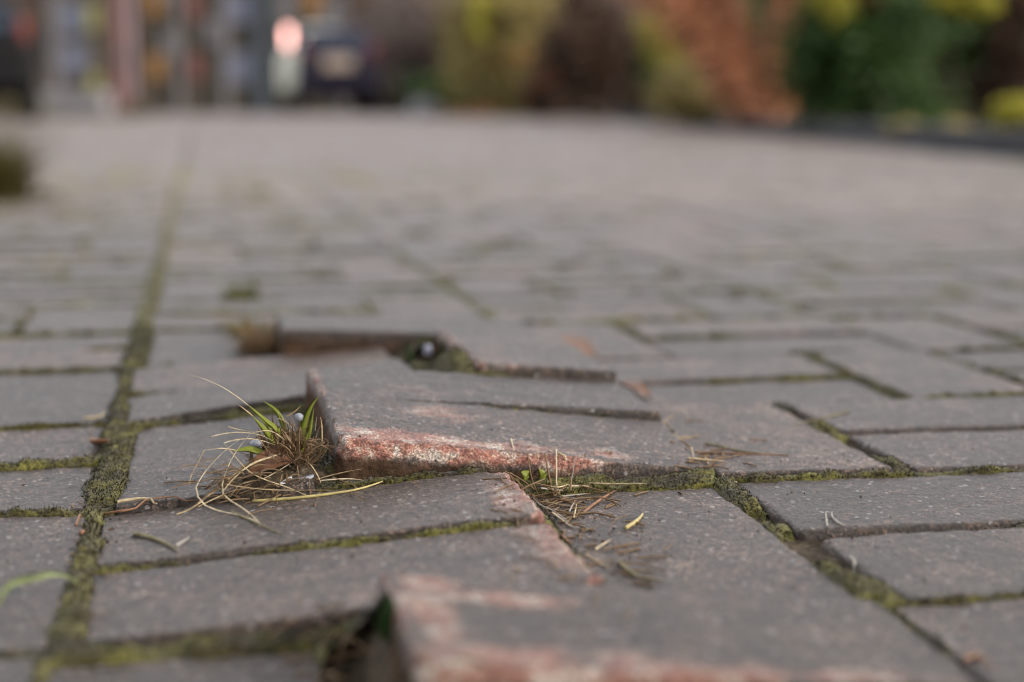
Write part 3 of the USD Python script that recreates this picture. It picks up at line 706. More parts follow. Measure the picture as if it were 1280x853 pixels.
straw([(290, 640), (330, 658), (352, 668)], .0008, 'olive_stalk', 'thin dark stalk trailing down from the grass tuft', 'twig', name='twig')
straw([(220, 683), (236, 673)], .0010, 'grey_straw', 'short pale straw between the dark twig and the mossy joint')
straw(Z2((340, 228), (410, 224)), .0013, 'tan_leaf', 'reddish tan chip lying on the moss of the long crack', 'chip', name='chip')
obj('dead_leaf', leaf([lay(119, 553, .001), lay(125, 556, .005), lay(131, 549, .003)], .011, .5, seed=8), 'dead_leaf', smooth=True, label='small red brown dead leaf on the mossy crack at the left', category='dead leaf')
straw([(105, 523), (120, 522), (131, 515)], .0010, 'straw_look', 'light straw at the crossing of the joints above the small red brown leaf')
straw([(137, 552), (134, 565), (126, 573)], .0008, 'grey_straw', 'pale curved straw right of the small red brown leaf')
straw(Z6((495, 365), (600, 385), (700, 410), (1005, 440)), .00085, 'olive_stalk', 'dark olive needle lying right of the chipped paver, upper of the pair', 'pine needle', name='pine_needle')
straw(Z6((430, 422), (560, 425), (750, 432), (1010, 441)), .00085, 'tan_leaf', 'tan needle lying right of the chipped paver, lower of the pair', 'pine needle', name='pine_needle')
for pl, lb in zip((((250, 270), (330, 330), (430, 430)), ((330, 332), (470, 322)), ((240, 260), (275, 210), (330, 190)), ((500, 450), (530, 520)), ((410, 400), (430, 460)), ((255, 235), (300, 290)), ((660, 610), (705, 645)), ((690, 605), (710, 650))), ['bent dry straw along the joint at the right end of the chipped paver', 'short straw pointing right, just above the two long needles', 'thin curved straw standing up behind the right end of the chipped paver', "small pale straw in the moss right of the chipped paver's front corner", 'tiny straw under the left ends of the two long needles', 'tiny upright straw at the back right corner of the chipped paver', 'one of two pale crumbs of straw at the start of the mossy joint, the longer', 'one of two pale crumbs of straw at the start of the mossy joint, the steeper']):
    straw(Z6(*pl), .0006, 'straw_look', lb, group='short straws at the right end of the chipped paver')
straw([(1034, 660), (1033, 650), (1032, 640)], .0007, 'grey_straw', 'pale short needle on the right paver, left one of a V', 'pine needle', name='pine_needle')
straw([(1053, 662), (1046, 652), (1040, 640)], .0008, 'grey_straw', 'pale short needle on the right paver, right one of a V', 'pine needle', name='pine_needle')
straw(Z6((890, 582), (1040, 578)), .0009, 'tan_leaf', 'reddish needle lying on the moss strip right of the chipped paver', 'pine needle', name='pine_needle')
for pl, lb in zip((((80, 110), (95, 165)), ((220, 195), (330, 210), (385, 195)), ((330, 186), (560, 190), (800, 190)), ((390, 203), (680, 208)), ((320, 140), (325, 210)), ((300, 245), (325, 210), (340, 250)), ((165, 255), (230, 300), (320, 345), (420, 430)),
           ((390, 340), (415, 290)), ((415, 372), (430, 300)), ((300, 345), (400, 420)), ((480, 570), (600, 640)), ((530, 540), (610, 490)), ((240, 215), (420, 236)), ((340, 260), (480, 245)), ((270, 290), (370, 310))), ['upright tan needle at the left end of the litter, against the red worn end', 'bent needle lying below the tiny two-leaved seedling', 'longest straight needle lying across the litter close under the chipped edge', 'second long straight needle just in front of the longest one', 'needle standing upright in the litter under the chipped edge', 'forked pair of needle tips at the foot of the upright needle', 'long needle running along the joint from the red worn end towards the camera', 'short pale needle in the middle of the litter, leaning left', 'short pale needle in the middle of the litter, leaning right', 'needle near the joint, left of the two short pale ones', 'blurred needle in the nearer part of the litter', 'blurred short needle tilted up behind the nearer one', 'needle lying flat along the upper left of the litter', 'needle lying flat right of the upright needle', 'needle lying flat between the seedling and the short pale ones']):
    straw(Z5(*pl), random.uniform(.0005, .0008), random.choice(['straw_look', 'grey_straw', 'straw_look']), lb, 'pine needle', 'pine needles in the litter below the chipped edge', lift=.001, name='pine_needle')
straw(Z5((465, 347), (550, 282), (635, 230)), .0011, 'tan_leaf', 'thicker tan straw at the right edge of the needle litter')
straw(Z5((690, 430), (740, 400), (782, 355)), .0013, 'yellow_straw', 'curved pale husk on the lengthwise paver, apart from the litter', 'husk', name='husk')
straw(Z5((655, 610), (700, 650), (760, 690), (890, 712)), .0012, 'olive_stalk', 'blurred olive stalk nearest the camera on the lengthwise paver')
straw(Z5((340, 490), (370, 500), (400, 545)), .0014, 'tan_leaf', 'orange brown chip at the red worn end of the pavers', 'chip', name='chip')
straw([(1063, 708), (1072, 724), (1088, 742)], .0011, 'grey_straw', 'pale curved straw over the mossy joint at the lower right')
straw([(1205, 828), (1222, 820), (1240, 835)], .0011, 'tan_leaf', 'bent tan straw in the joint at the bottom right corner')
straw([(860, 573), (905, 577)], .0009, 'straw_look', 'short straw across the joint at the corner of the chipped paver')
obj('dead_leaf', leaf([lay(694, 421, .002), lay(716, 430, .004), lay(742, 447, .002)], .020, .3, seed=11), 'tan_leaf', smooth=True, label='orange brown dead leaf on the far edge of the lengthwise lifted paver', category='dead leaf')
obj('dead_leaf', leaf([lay(776, 481, .002), lay(793, 486, .004), lay(812, 497, .002)], .013, .4, seed=14), 'tan_leaf', smooth=True, label='tan dead leaf at the right end of the second lifted paver', category='dead leaf')
straw([(1160-100, 0+515), (990, 532)], .0008, 'olive_stalk', 'dark bit of stalk on the lengthwise paver at the right', 'twig', name='twig')
# fine litter: bits of needle, crumbs
r = np.random.default_rng(11); bits, crumbs = [], []
def scatter(n, cx, cy, sx, sy, lmin, lmax):
    for _ in range(n):
        x, y = r.normal(cx, sx), r.normal(cy, sy)
        p = lay(x, y, .0006); a = r.uniform(0, 6.28); L_ = r.uniform(lmin, lmax); q = p+[math.cos(a)*L_, math.sin(a)*L_, 0]
        q[2] = max(top_at(q[0], q[1])+.0006, p[2]-.003); m_ = (p+q)/2+[r.normal(0, .04*L_), r.normal(0, .04*L_), r.uniform(0, .05*L_)]
        bits.append(tube(curve([p, m_, q], 5), r.uniform(.00022, .0005), 4))
scatter(130, 690, 622, 30, 20, .004, .022); scatter(26, 740, 650, 40, 35, .003, .016); scatter(40, 745, 715, 45, 28, .004, .018); scatter(50, 340, 605, 60, 12, .005, .020); scatter(40, 880, 575, 20, 18, .004, .014); scatter(60, 430, 800, 40, 25, .005, .02); scatter(30, 110, 650, 18, 70, .003, .010)
obj('needle_litter', cat(bits), 'dry_grass', smooth=True, kind='stuff', label='fine dry needle litter gathered in the gaps between the pavers', category='litter')
for n, cx, cy, sx, sy in ((160, 690, 640, 32, 34), (90, 340, 610, 60, 10), (90, 740, 720, 50, 35), (60, 430, 800, 40, 25), (140, 640, 640, 330, 60), (60, 135, 620, 14, 60), (60, 900, 620, 160, 50)):
    for _ in range(n):
        x, y = r.normal(cx, sx), r.normal(cy, sy)
        if not (0 < x < 1280 and 455 < y < 850): continue
        m = trimesh.creation.icosphere(0, 1.); k = r.uniform(.00025, .0007)*(1 if r.random() < .85 else 1.7)
        v = np.array(m.vertices)*r.uniform(.5, 1.4, (12, 1))*k*r.uniform(.5, 1.3, 3)
        crumbs.append((v+lay(x, y, k*.3), np.array(m.faces)))
obj('crumbs', cat(crumbs), 'dark_crumb', kind='stuff', label='dark soil crumbs and grit strewn on the near pavers', category='grit')

# moss tufts standing out farther up the paving
def moss_tuft(px, py, rad, hgt, mat='moss_shoot', n=260, seed=0, **tags):
    q = on(px, py, 0.); q[2] = top_at(q[0], q[1]) if (q-CAM)@FH < 2.4 else -.002
    rr_ = np.random.default_rng(seed); bl = []
    for _ in range(n):
        a, e = rr_.uniform(0, 6.28), rad*math.sqrt(rr_.random()); s_ = np.array([math.cos(a)*e, math.sin(a)*e, -.004])
        hh = hgt*(1.1-.9*(e/rad)**1.2)*rr_.uniform(.35, 1.15); o_ = np.array([math.cos(a)*hh*.7+rr_.normal(0, hh*.45), math.sin(a)*hh*.7+rr_.normal(0, hh*.45), hh])
        p = np.array([q+s_, q+s_+o_*[.3, .3, .6], q+s_+o_]); w = min(rad*.06, .003)+.0005
        d = np.array([-math.sin(a), math.cos(a), 0])*w
        bl.append((np.array([p[0]-d*.5, p[0]+d*.5, p[1]+d*.45, p[1]-d*.45, p[2]]), np.array([[0, 1, 2], [0, 2, 3], [3, 2, 4]])))
    return obj(tags.pop('name', 'moss_tuft'), cat(bl), mat, **tags)
moss_tuft(-8, 250, .060, .22, 'tuft_olive', 1300, 1, label='large dark olive tuft at the left edge of the picture', category='moss tuft')
moss_tuft(45, 246, .07, .03, 'tuft_olive', 300, 2, label='flat olive moss running right from the large tuft at the left edge', category='moss tuft')
moss_tuft(301, 374, .020, .026, 'tuft_green', 260, 3, label='bright green moss tuft in the joint behind the long brown paver side', category='moss tuft')
moss_tuft(322, 440, .017, .040, 'dry_grass', 240, 4, name='dry_tuft', label='dry tan grass tuft at the left end of the long brown paver side', category='grass tuft')
moss_tuft(306, 420, .014, .030, 'tuft_green', 160, 5, label='small green moss tuft beside the dry tan grass tuft', category='moss tuft')
for k, (x, y, s) in enumerate(((280, 328, .022), (275, 296, .024), (398, 346, .022), (350, 276, .026), (430, 280, .03), (520, 294, .03), (574, 322, .026), (628, 306, .028), (664, 360, .020), (452, 382, .016), (466, 312, .024), (58, 350, .018), (28, 292, .022), (840, 345, .022), (705, 335, .022), (325, 240, .034), (920, 372, .018), (100, 302, .022), (180, 256, .03), (240, 272, .026), (384, 312, .02), (502, 332, .02), (560, 352, .018), (765, 332, .02), (484, 262, .03), (604, 268, .03), (150, 330, .018))):
    moss_tuft(x, y, s*1.15, s*.45, 'tuft_olive', 260, 20+k, label='small blurred moss tuft in a joint of the far paving', category='moss tuft', group='small moss tufts in the far joints')
# ragged edge moss: darker strip of moss on the long crack beyond the near field is part of the moss

# ------------------------------------------------------------------ kerb, verge and plants on the right
ks, ke = CAM+FH*1.2+RH*2.03, CAM+FH*29+RH*1.03
kd = (ke-ks)*[1, 1, 0]; klen = np.linalg.norm(kd); kd /= klen; kn = np.array([kd[1], -kd[0], 0])
kang = math.degrees(math.atan2(kd[1], kd[0]))
kerb = thing('kerb', 'low dark grey concrete kerb along the right side of the paving', 'kerb', (ks[0], ks[1], 0), kang)
i = 0; s = 0.
while s < klen:
    m = rbox(.99, .14, .27, .012, (s+.5, -.075, -.035+.003*math.sin(i*2.1))); obj('kerb_stone', m, 'kerb_concrete', kerb); s += 1.0; i += 1
def verge_z(t, s): return .045+.02*(fbm(np.stack([t*.8, s*.8, 0*t], -1), 3, 5)-.5)+np.clip(s-.5, 0, 3)*.02
tt, ss = np.meshgrid(np.linspace(0, klen+30, 140), np.linspace(.13, 14, 50), indexing='ij')
vz = verge_z(tt, ss); vv = ks*[1, 1, 0]+tt[..., None]*kd+ss[..., None]*kn; vv[..., 2] = vz
ix = np.arange(tt.size).reshape(tt.shape); ff = np.stack([ix[:-1, :-1], ix[:-1, 1:], ix[1:, 1:], ix[1:, :-1]], -1).reshape(-1, 4)
obj('verge', (vv.reshape(-1, 3), ff), 'verge_soil', smooth=True, kind='structure', label='earth verge behind the kerb')


def grass_field(name, n, fn, h, mat, **tags):
    r = np.random.default_rng(n); P = fn(r, n); hh = h*r.uniform(.4, 1.2, n); a = r.uniform(0, 6.28, n); w = hh*.10+.003
    d = np.stack([np.cos(a), np.sin(a), 0*a], 1)*w[:, None]; ln = np.stack([r.normal(0, .35, n)*hh, r.normal(0, .35, n)*hh, hh], 1)
    v = np.stack([P-d, P+d, P+ln], 1).reshape(-1, 3)
    return obj(name, (v, np.arange(3*n).reshape(n, 3)), mat, kind='stuff', **tags)


def vg(r, n):
    t = r.uniform(2, klen+4, n); s_ = .30+r.random(n)**1.4*4; P = ks*[1, 1, 0]+t[:, None]*kd+s_[:, None]*kn; P[:, 2] = verge_z(t, s_); return P
grass_field('verge_grass', 26000, vg, .055, 'verge_grass', label='short rough grass along the verge behind the kerb', category='grass')


def leaves(P, size, r, up=.3):
    n = len(P); a = r.normal(0, 1, (n, 3)); a[:, 2] *= .5; a /= np.linalg.norm(a, axis=1)[:, None]; nn = r.normal(0, 1, (n, 3)); nn[:, 2] += up; b = np.cross(a, nn); b /= np.linalg.norm(b, axis=1)[:, None]+1e-9
    s_ = size*r.uniform(.6, 1.3, n)[:, None]
    v = np.stack([P-a*s_, P+b*s_*.5, P+a*s_, P-b*s_*.5], 1).reshape(-1, 3); o = np.arange(n)[:, None]*4
    return v, np.vstack([o+[0, 1, 2], o+[0, 2, 3]])


def clumps(c, rad, n, r, nc=26, spread=.33):
    cc = r.normal(0, 1, (nc, 3)); cc /= np.linalg.norm(cc, axis=1)[:, None]; cc *= (r.random((nc, 1))**.45)*.82
    k = r.integers(0, nc, n); q = cc[k]+r.normal(0, spread*.6, (n, 3)); return np.asarray(c)+q*rad


def bush(name, base, rad, zc, n, size, mat, seed, label, category='bush', stems=7, extra=(), group=None, bark='bark'):
    r = np.random.default_rng(seed); t = thing(name, label, category, base, group=group)
    C = np.array([0, 0, zc]); rad = np.asarray(rad, float)
    st = []
    for k in range(stems):
        e = C+r.normal(0, .45, 3)*rad; st.append(tube(curve([[r.normal(0, .05), r.normal(0, .05), -.05], e*[.4, .4, .5], e], 7), np.linspace(.022, .006, 7)*max(1, rad[2]), 6))
    obj('stems', cat(st), bark, t, smooth=True)
    P = clumps(C, rad, n, r); P[:, 2] = np.maximum(P[:, 2], .02)
    obj('foliage', leaves(P, size, r), mat, t, kind='stuff')
    for (nm, mt, cx, cz, rr_, nn_, sz) in extra:
        obj(nm, leaves(clumps(np.array([cx[0], cx[1], cz]), np.asarray(rr_), nn_, r, 8), sz, r), mt, t, kind='stuff')
    return t
def cl(lat, fwd): return (RH*lat+FH*fwd)[:2]          # a sideways / deeper offset as seen on the spot


zv = .05
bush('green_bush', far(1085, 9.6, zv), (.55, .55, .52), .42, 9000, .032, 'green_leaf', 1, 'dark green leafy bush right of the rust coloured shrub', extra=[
    ('sunny_leaves', 'lime_leaf', cl(-.30, -.3), .72, (.16, .12, .16), 900, .03), ('sunny_leaves', 'lime_leaf', cl(.45, -.3), .76, (.22, .14, .13), 1000, .03), ('orange_leaves', 'autumn_leaf', cl(-.06, -.15), .76, (.10, .1, .08), 200, .03)])  # lime clumps put the sunlit bush top into the leaf colour
bush('green_bush', far(1235, 10.6, zv), (.5, .5, .62), .55, 6500, .034, 'maroon_leaf', 2, 'dark brown bush at the right edge behind the yellow green cushion', extra=[('green_leaves', 'green_leaf', cl(-.25, -.2), .7, (.25, .2, .4), 1800, .03)])
bush('yellow_plant', far(1266, 7.3, zv+.02), (.125, .11, .08), .075, 2400, .016, 'lime_leaf', 3, 'low bright yellow green cushion plant above the kerb at the right edge', 'plant', 4)
for k, x in enumerate((1125, 1190)):
    bush('yellow_plant', far(x, 7.6+.3*k, zv), (.09, .09, .04), .04, 260, .015, 'olive_leaf', 40+k, ('small', 'smaller')[k]+' dull yellow green plant on the verge, '+('left of' if k == 0 else 'next to')+' the bright yellow green cushion', 'plant', 3)
bush('far_shrub', far(1290, 13, zv), (.5, .5, 1.2), 1.2, 3500, .05, 'mauve_leaf', 7, 'tall mauve brown shrub at the far right edge behind the brown bush', 'shrub')

# the rust coloured shrub: two thick arms rising in a V from a narrow foot
t = thing('rust_shrub', 'rust orange shrub spreading in a V from a narrow foot', 'shrub', far(957, 11.6, zv))
r = np.random.default_rng(9); st, P = [], []
for k in range(40):
    left = k < 27
    lat = r.uniform(-.84, -.34)*1.25 if left else r.uniform(.06, .30)*1.25
    top_ = np.array([*cl(lat, r.normal(0, .18)), r.uniform(.95, 1.5)]); mid = np.array([*cl(lat*(.42 if left else .55), r.normal(0, .06)), r.uniform(.36, .5)]); foot = np.array([*cl(r.normal(.0, .035), r.normal(0, .035)), -.05])
    c = curve([foot, mid, top_], 12); st.append(tube(c, np.linspace(.034, .010, 12)*r.uniform(.5, 1.5), 6))
    j = r.integers(2, 12, 420); P.append(c[j]+r.normal(0, .05, (420, 3)))
obj('stems', cat(st), 'rust_bark', t, smooth=True)
obj('foliage', leaves(np.vstack(P)+r.normal(0, .035, (len(P)*420, 3)), .030, r), 'rust_leaf', t, kind='stuff')
bush('olive_bush', far(868, 13.4, zv), (.34, .3, .30), .24, 3600, .030, 'olive_leaf', 10, 'grey green low bush left of the rust coloured shrub')
bush('lime_bush', far(828, 14.5, zv), (.30, .25, .30), .72, 1500, .034, 'lime_leaf', 11, 'yellow green sprig of leaves standing over the grey green low bush', extra=[('green_leaves', 'green_leaf', cl(.05, .1), .38, (.34, .25, .3), 2200, .034)])
bush('dark_bush', far(742, 19, zv), (.68, .6, .85), .78, 8500, .05, 'maroon_leaf', 12, 'very dark red brown bush in the middle of the background')
bush('dark_bush', far(680, 22, .0), (.35, .4, .36), .34, 1800, .05, 'maroon_leaf', 13, 'small red brown bush left of the very dark one', extra=[('rusty_leaves', 'autumn_leaf', cl(0, -.2), .5, (.3, .2, .12), 120, .05)])
bush('olive_bush', far(628, 26, .0), (1.0, .9, 1.25), 1.15, 9000, .07, 'olive_leaf', 14, 'tall olive and ochre bush left of the dark red brown bushes', extra=[('green_leaves', 'lime_leaf', cl(-.35, -.5), 1.6, (.35, .3, .4), 260, .06), ('rusty_leaves', 'autumn_leaf', cl(.3, -.5), .9, (.4, .3, .2), 260, .06)])
bush('dark_bush', far(575, 30, -.02), (1.0, .8, .45), .38, 3800, .07, 'green_leaf', 15, 'low dark green bush at the end of the paving, left of the orange leaves')
bush('mauve_bush', far(545, 36, -.05), (1.7, 1.4, 1.6), 1.5, 7000, .09, 'mauve_leaf', 16, 'mauve brown bare bush behind the low dark green bush')

# orange leaves and a pale stone at the end of the paving
lp_ = far(648, 28, 0)
r = np.random.default_rng(21); P = np.stack([r.normal(0, .55, 2600), r.normal(0, .5, 2600), np.abs(r.normal(0, .08, 2600))+.01], 1)
P[:, 2] *= np.exp(-(P[:, 0]/.8)**2)*1.6
obj('leaf_heap', leaves(P@np.array([[RH[0], RH[1], 0], [FH[0], FH[1], 0], [0, 0, 1]])+lp_, .05, r), 'autumn_leaf', kind='stuff', label='heap of orange fallen leaves at the far end of the paving', category='fallen leaves')
obj('stone', pebble(far(530, 27, 0), .26, 9, .8), 'pale_concrete', smooth=True, label='pale rounded stone at the far end of the paving', category='stone')
for k, (x, d) in enumerate(((90, 23), (20, 17))):
    pass


def lverge(r, n):
    d = r.uniform(24, 42, n); px = r.uniform(-60, 190, n); P = CAM+FH*d[:, None]+RH*((px-640)/FPX*d)[:, None]; P[:, 2] = -.0; return P
grass_field('left_grass', 9000, lverge, .10, 'verge_grass', label='dull green grass strip at the far left end of the paving', category='grass')

# ------------------------------------------------------------------ post, block
p0 = far(158, 27, -.05)
t = thing('post', 'tall red post with a pale pink side at the left of the background', 'post', p0, CARV)
m = trimesh.creation.cylinder(.105, 3.6, sections=24); m.apply_translation([-.05, 0, 1.8]); obj('pole', m, 'post_red', t, smooth=40)
m = trimesh.creation.cylinder(.085, 3.3, sections=24); m.apply_translation([.13, .02, 1.95]); obj('pipe', m, 'post_white', t, smooth=40)
m = trimesh.creation.cylinder(.19, .16, sections=24); m.apply_translation([.0, 0, .06]); obj('foot', m, 'wall_brown', t, smooth=40)
for zz in (1.0, 2.2): obj('clamp', rbox(.36, .22, .06, .01, (.03, 0, zz)), 'panel_grey', t)
t = thing('concrete_block', 'low pale grey concrete block left of the red post', 'concrete block', far(93, 25, -.02), CARV)
obj('slab', rbox(1.05, .5, .36, .04, (.08, 0, .22)), 'pale_concrete', t); obj('plinth', rbox(1.18, .58, .09, .02, (.08, 0, .0)), 'kerb_concrete', t)
bush('yellow_plant', far(42, 23.5, 0), (.28, .25, .2), .16, 700, .04, 'olive_leaf', 31, 'low yellowish plant at the left end of the pale concrete block', 'plant', 4)

# ------------------------------------------------------------------ cars
def car(loc, rot, paint, label, lamp_l, lamp_r, plate=True, scale=1., lamp_z=1.02, tumble=1.):
    t = thing('parked_car', label, 'car', loc, rot)
    UsdGeom.Xformable(t).AddScaleOp().Set(Gf.Vec3f(1, 1, scale))
    # stations along the length (x: rear 0 -> front 4.1): half width, sill z, belt z, roof z, roof half width
    S = [(0, .74, .42, .80, .98, .66), (.05, .81, .34, .90, 1.05, .70), (.22, .85, .30, .94, 1.30, .62), (.42, .865, .28, .95, 1.43, .585), (.9, .875, .27, .95, 1.475, .60), (1.6, .88, .27, .94, 1.485, .61), (2.2, .88, .27, .93, 1.45, .60),
         (2.75, .875, .27, .92, 1.22, .64), (3.1, .87, .27, .91, .99, .70), (3.5, .85, .28, .84, .90, .70), (3.9, .80, .30, .72, .80, .62), (4.1, .70, .36, .60, .70, .55)]
    rings = []
    for x, w, zb, zt, zr, wr in S:
        wr *= tumble
        half = [(w*.90, zb), (w*.985, zb+.10), (w, (zb+zt)/2), (w*.975, zt-.02), (w*.95, zt), ((w*.95+wr)/2+.012, (zt+zr)/2), (wr, zr-.05), (wr*.9, zr-.012), (wr*.5, zr)]
        rings.append([(x, -y, z) for y, z in half]+[(x, y, z) for y, z in half[::-1]])
    R_ = np.array(rings); n, k = R_.shape[:2]; v = R_.reshape(-1, 3); f = []
    for i in range(n-1):
        for j in range(k):
            j2 = (j+1) % k; f += [[i*k+j, i*k+j2, (i+1)*k+j2], [i*k+j, (i+1)*k+j2, (i+1)*k+j]]
    for e, fl in ((0, 1), (n-1, 0)):
        c_ = len(v); v = np.vstack([v, v[e*k:(e+1)*k].mean(0)])
        for j in range(k):
            a, b2 = e*k+j, e*k+(j+1) % k; f.append([c_, b2, a] if fl else [c_, a, b2])
    m = trimesh.Trimesh(v, np.array(f), process=False); m.fix_normals()
    obj('body', m, paint, t, smooth=35)

    def pane(name, quad, mat='car_glass', lift=.012):
        q = np.array(quad, float); nn = np.cross(q[1]-q[0], q[3]-q[0]); nn /= np.linalg.norm(nn)
        if nn@(q.mean(0)-[2., 0, .8]) < 0: nn = -nn
        obj(name, trimesh.convex.convex_hull(np.vstack([q+nn*lift, q-nn*.02])), mat, t)
    pane('rear_window', [(.07, -.60, 1.06), (.07, .60, 1.06), (.36, .52, 1.38), (.36, -.52, 1.38)], lift=.03)
    pane('windscreen', [(2.28, -.56, 1.39), (2.28, .56, 1.39), (3.02, .66, 1.0), (3.02, -.66, 1.0)], lift=.03)
    for s in (-1, 1):
        pane('side_window', [(.62, s*.83, .99), (1.42, s*.835, .98), (1.42, s*.63, 1.41), (.80, s*.62, 1.40)], lift=.02)
        pane('side_window', [(1.50, s*.835, .98), (2.60, s*.83, .97), (2.20, s*.62, 1.38), (1.50, s*.63, 1.41)], lift=.02)
        for x in (.72, 3.3):
            w = thing_part('wheel', t, [x, s*.79, .31])
            prof = np.array([[.19, -.10], [.29, -.105], [.31, -.08], [.315, 0], [.31, .08], [.29, .105], [.19, .10]])
            obj('tyre', turned(prof), 'tyre_rubber', w, smooth=40); obj('rim', turned(np.array([[.001, s*.07], [.10, s*.075], [.17, s*.09], [.20, s*.095], [.20, -s*.05], [.001, -s*.05]])), 'rim_metal', w, smooth=40)
        obj('headlight', rbox(.16, .30, .13, .03, (3.93, s*.55, .66)), 'pale_concrete', t)
        obj('mirror', rbox(.12, .17, .13, .04, (2.45, s*.97, 1.0)), paint, t)
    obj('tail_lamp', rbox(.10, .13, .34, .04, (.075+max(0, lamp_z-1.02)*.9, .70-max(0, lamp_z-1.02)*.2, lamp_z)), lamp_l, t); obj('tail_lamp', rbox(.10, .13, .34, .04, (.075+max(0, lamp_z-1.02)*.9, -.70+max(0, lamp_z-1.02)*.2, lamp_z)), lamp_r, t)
    obj('bumper', rbox(.22, 1.58, .22, .06, (.03, 0, .46)), paint, t)
    if plate: obj('number_plate', rbox(.02, .62, .22, .006, (-.035, 0, .86)), 'number_plate', t)
    return t


def thing_part(name, parent, loc):
    x = UsdGeom.Xform.Define(stage, path_for(name, str(parent.GetPath()))); x.AddTranslateOp().Set(Gf.Vec3d(*map(float, loc))); return x.GetPrim()


def turned(prof, n=28):
    a = np.linspace(0, 2*np.pi, n, endpoint=False); P = np.stack([prof[:, None, 0]*np.cos(a), prof[:, None, 1]+0*a, prof[:, None, 0]*np.sin(a)], -1)
    k = len(prof); ix = np.arange(k*n).reshape(k, n); f = []
    for i in range(k-1 if prof[0, 0] < .01 else k):
        i2 = (i+1) % k
        for j in range(n):
            j2 = (j+1) % n; f += [[ix[i, j], ix[i, j2], ix[i2, j2]], [ix[i, j], ix[i2, j2], ix[i2, j]]]
    m = trimesh.Trimesh(P.reshape(-1, 3), np.array(f), process=False); return m


head = 90-math.degrees(YAW)
car(far(425, 33, 0), head+6.2, 'navy_paint', 'dark blue car seen from behind at the end of the paving', 'red_lamp', 'red_lamp', scale=1.20)
car(far(399, 34.8, 0), head-.5, 'silver_paint', 'pale car added as the sunlit flank of the dark blue car, its tail lamp glowing in place of a sun glint', 'lit_lamp', 'red_lamp', scale=1.28, lamp_z=1.26, tumble=.64)  # second car added to stand in for the bright flank of the dark one
car(far(-38, 19.0, 0), head+19, 'black_paint', 'black car cut off by the left edge of the picture', 'red_dull_lamp', 'red_dull_lamp', False)

# ------------------------------------------------------------------ apartment building far behind
b0 = far(230, 80, -.5)
bt = thing('apartment_building', 'long brown apartment building with coloured panels behind the parked cars', 'building', b0, CARV)
def bx(px): return (px-230)/FPX*80
obj('wall', rbox(38, 8, 9.2, .05, (-3, 4.2, 4.6)), 'wall_render', bt)
obj('roof', rbox(39, 9, .5, .05, (-3, 4.2, 9.4)), 'wall_brown', bt)
for px, w, mat, zs in ((55, 1.5, 'wall_brown', (2.0, 5.0)), (100, 1.1, None, (4.9, 2.9)), (122, .5, 'panel_lime', (1.6, 4.9)), (200, .75, 'panel_orange', (2.5, 5.6)), (217, .8, 'panel_grey', (3.6, 6.4)), (248, .6, 'panel_red', (2.5, 5.4)), (302, 1.1, None, (2.5, 5.4)),
                      (272, .9, 'panel_grey', (4.2, 7.2)), (360, .9, 'panel_grey', (2.5, 5.4)), (395, .8, 'panel_orange', (5.6,)), (416, .7, 'panel_grey', (5.2, 2.2)), (513, 1.3, None, (2.6, 5.5)), (-60, 1.2, None, (2.6, 5.5)), (560, 1.2, None, (5.5, 2.6))):
    for z in zs:
        if mat: obj('panel', rbox(w, .25, 1.2, .04, (bx(px), .12, z)), mat, bt)
        else:
            wp = thing_part('window', bt, [bx(px), .12, z])
            for sx, sz, cx, cz in ((w+.2, .1, 0, .75), (w+.2, .1, 0, -.75), (.1, 1.4, w/2+.05, 0), (.1, 1.4, -w/2-.05, 0)): obj('frame', rbox(sx, .2, sz, .01, (cx, 0, cz)), 'frame_white', wp)
            obj('pane', rbox(w, .04, 1.4, .005, (0, -.03, 0)), 'window_glass', wp)
for px, w, mat in ((330, .7, 'panel_teal'), (285, .35, 'panel_grey'), (75, .5, 'panel_grey'), (178, .35, 'wall_brown'), (228, .3, 'panel_grey'), (360, .4, 'panel_grey'), (430, .35, 'panel_grey'), (455, 1.6, 'wall_brown'), (30, 1.4, 'wall_brown')):
    obj('stair_panel', rbox(w, .4, 8.8, .05, (bx(px), .16, 4.6)), mat, bt)

# ------------------------------------------------------------------ trees: behind the hedge, behind the building, and unseen ones added to shade the near paving
def tree(base, h, cr, n, size, mat, seed, label, trunk=.16, group=None, low=.45):
    r = np.random.default_rng(seed); t = thing('tree', label, 'tree', base, group=group)
    c = curve([[0, 0, -.2], [r.normal(0, .1), r.normal(0, .1), h*.4], [r.normal(0, .25), r.normal(0, .25), h*.9]], 12)
    obj('trunk', tube(c, np.linspace(trunk, trunk*.25, 12), 10), 'bark', t, smooth=True); lm = []
    for k in range(12):
        s_ = c[r.integers(4, 11)]; e = np.array([0, 0, h*(low+1)/2])+r.normal(0, .5, 3)*cr; lm.append(tube(curve([s_, (s_+e)/2+[0, 0, .2], e], 7), np.linspace(trunk*.35, trunk*.08, 7), 6))
    obj('limbs', cat(lm), 'bark', t, smooth=True)
    obj('crown', leaves(clumps([0, 0, h*(low+1)/2], np.asarray(cr), n, r, 60, .3)+[0, 0, 0], size, r), mat, t, kind='stuff')
    return t
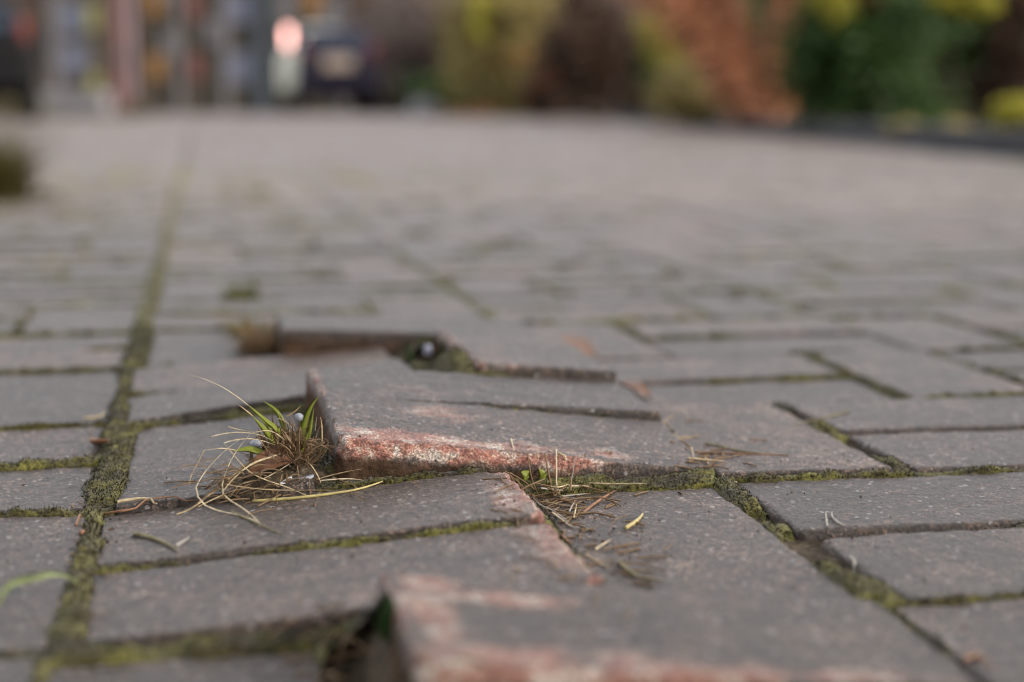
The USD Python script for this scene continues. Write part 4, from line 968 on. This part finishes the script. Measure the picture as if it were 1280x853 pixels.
for k, (px, d, h, cr, mat, lb) in enumerate(((590, 46, 4.6, (3.4, 3.0, 2.0), 'mauve_leaf', 'bare mauve brown tree behind the olive bush'), (690, 40, 4.0, (3.2, 3, 1.8), 'olive_leaf', 'olive tree behind the very dark bush'), (800, 34, 3.5, (3, 3, 1.6), 'maroon_leaf', 'dark brown tree behind the yellow green sprig'),
        (905, 28, 3.0, (2.6, 2.6, 1.4), 'mauve_leaf', 'brown tree behind the rust coloured shrub'), (1020, 24, 2.7, (2.4, 2.4, 1.25), 'olive_leaf', 'olive tree behind the dark green bush'), (1150, 22, 2.6, (2.3, 2.3, 1.2), 'green_leaf', 'green tree behind the dark green bush at the right'), (1290, 20, 2.5, (2.3, 2.3, 1.15), 'maroon_leaf', 'dark tree behind the bushes at the right edge'))):
    tree(far(px, d, 0), h, cr, 7000, .16, mat, 60+k, lb, low=-.05)
r = np.random.default_rng(77); n = 26000; px = r.uniform(470, 1560, n); d = r.uniform(52, 60, n)
P = CAM+FH*d[:, None]+RH*((px-640)/FPX*d)[:, None]; P[:, 2] = -.4+r.random(n)**1.2*(3.4+1.0*(fbm(np.stack([px*.012, 0*px, 0*px], 1), 3, 9)-.5)*2)
obj('far_thicket', leaves(P, .26, r), 'thicket_leaf', kind='stuff', label='brown thicket closing the view behind all bushes on the right', category='thicket')



# pines added out of view, only to shade the near paving
leafy('pine_leaf', [(0, (.02, .035, .014)), (.6, (.04, .065, .022)), (1, (.08, .10, .035))], .25)
for k, (x, y, h, cr, lb) in enumerate(((8.9, -3.3, 6.4, (2.4, 2.4, 2.2), 'unseen pine added right of the camera to shade the near paving'), (1.6, -7.6, 6.8, (2.7, 2.4, 2.6), 'unseen pine added straight behind the camera to shade the near paving'),
        (-2.7, -.2, 5.6, (2.4, 2.8, 2.5), 'unseen pine added left of the camera to block sky light from the near paving'))):
    tree((x, y, -.05), h, cr, 1300 if k == 0 else 18000, .15, 'pine_leaf', 90+k, lb, trunk=.17, low=.2)
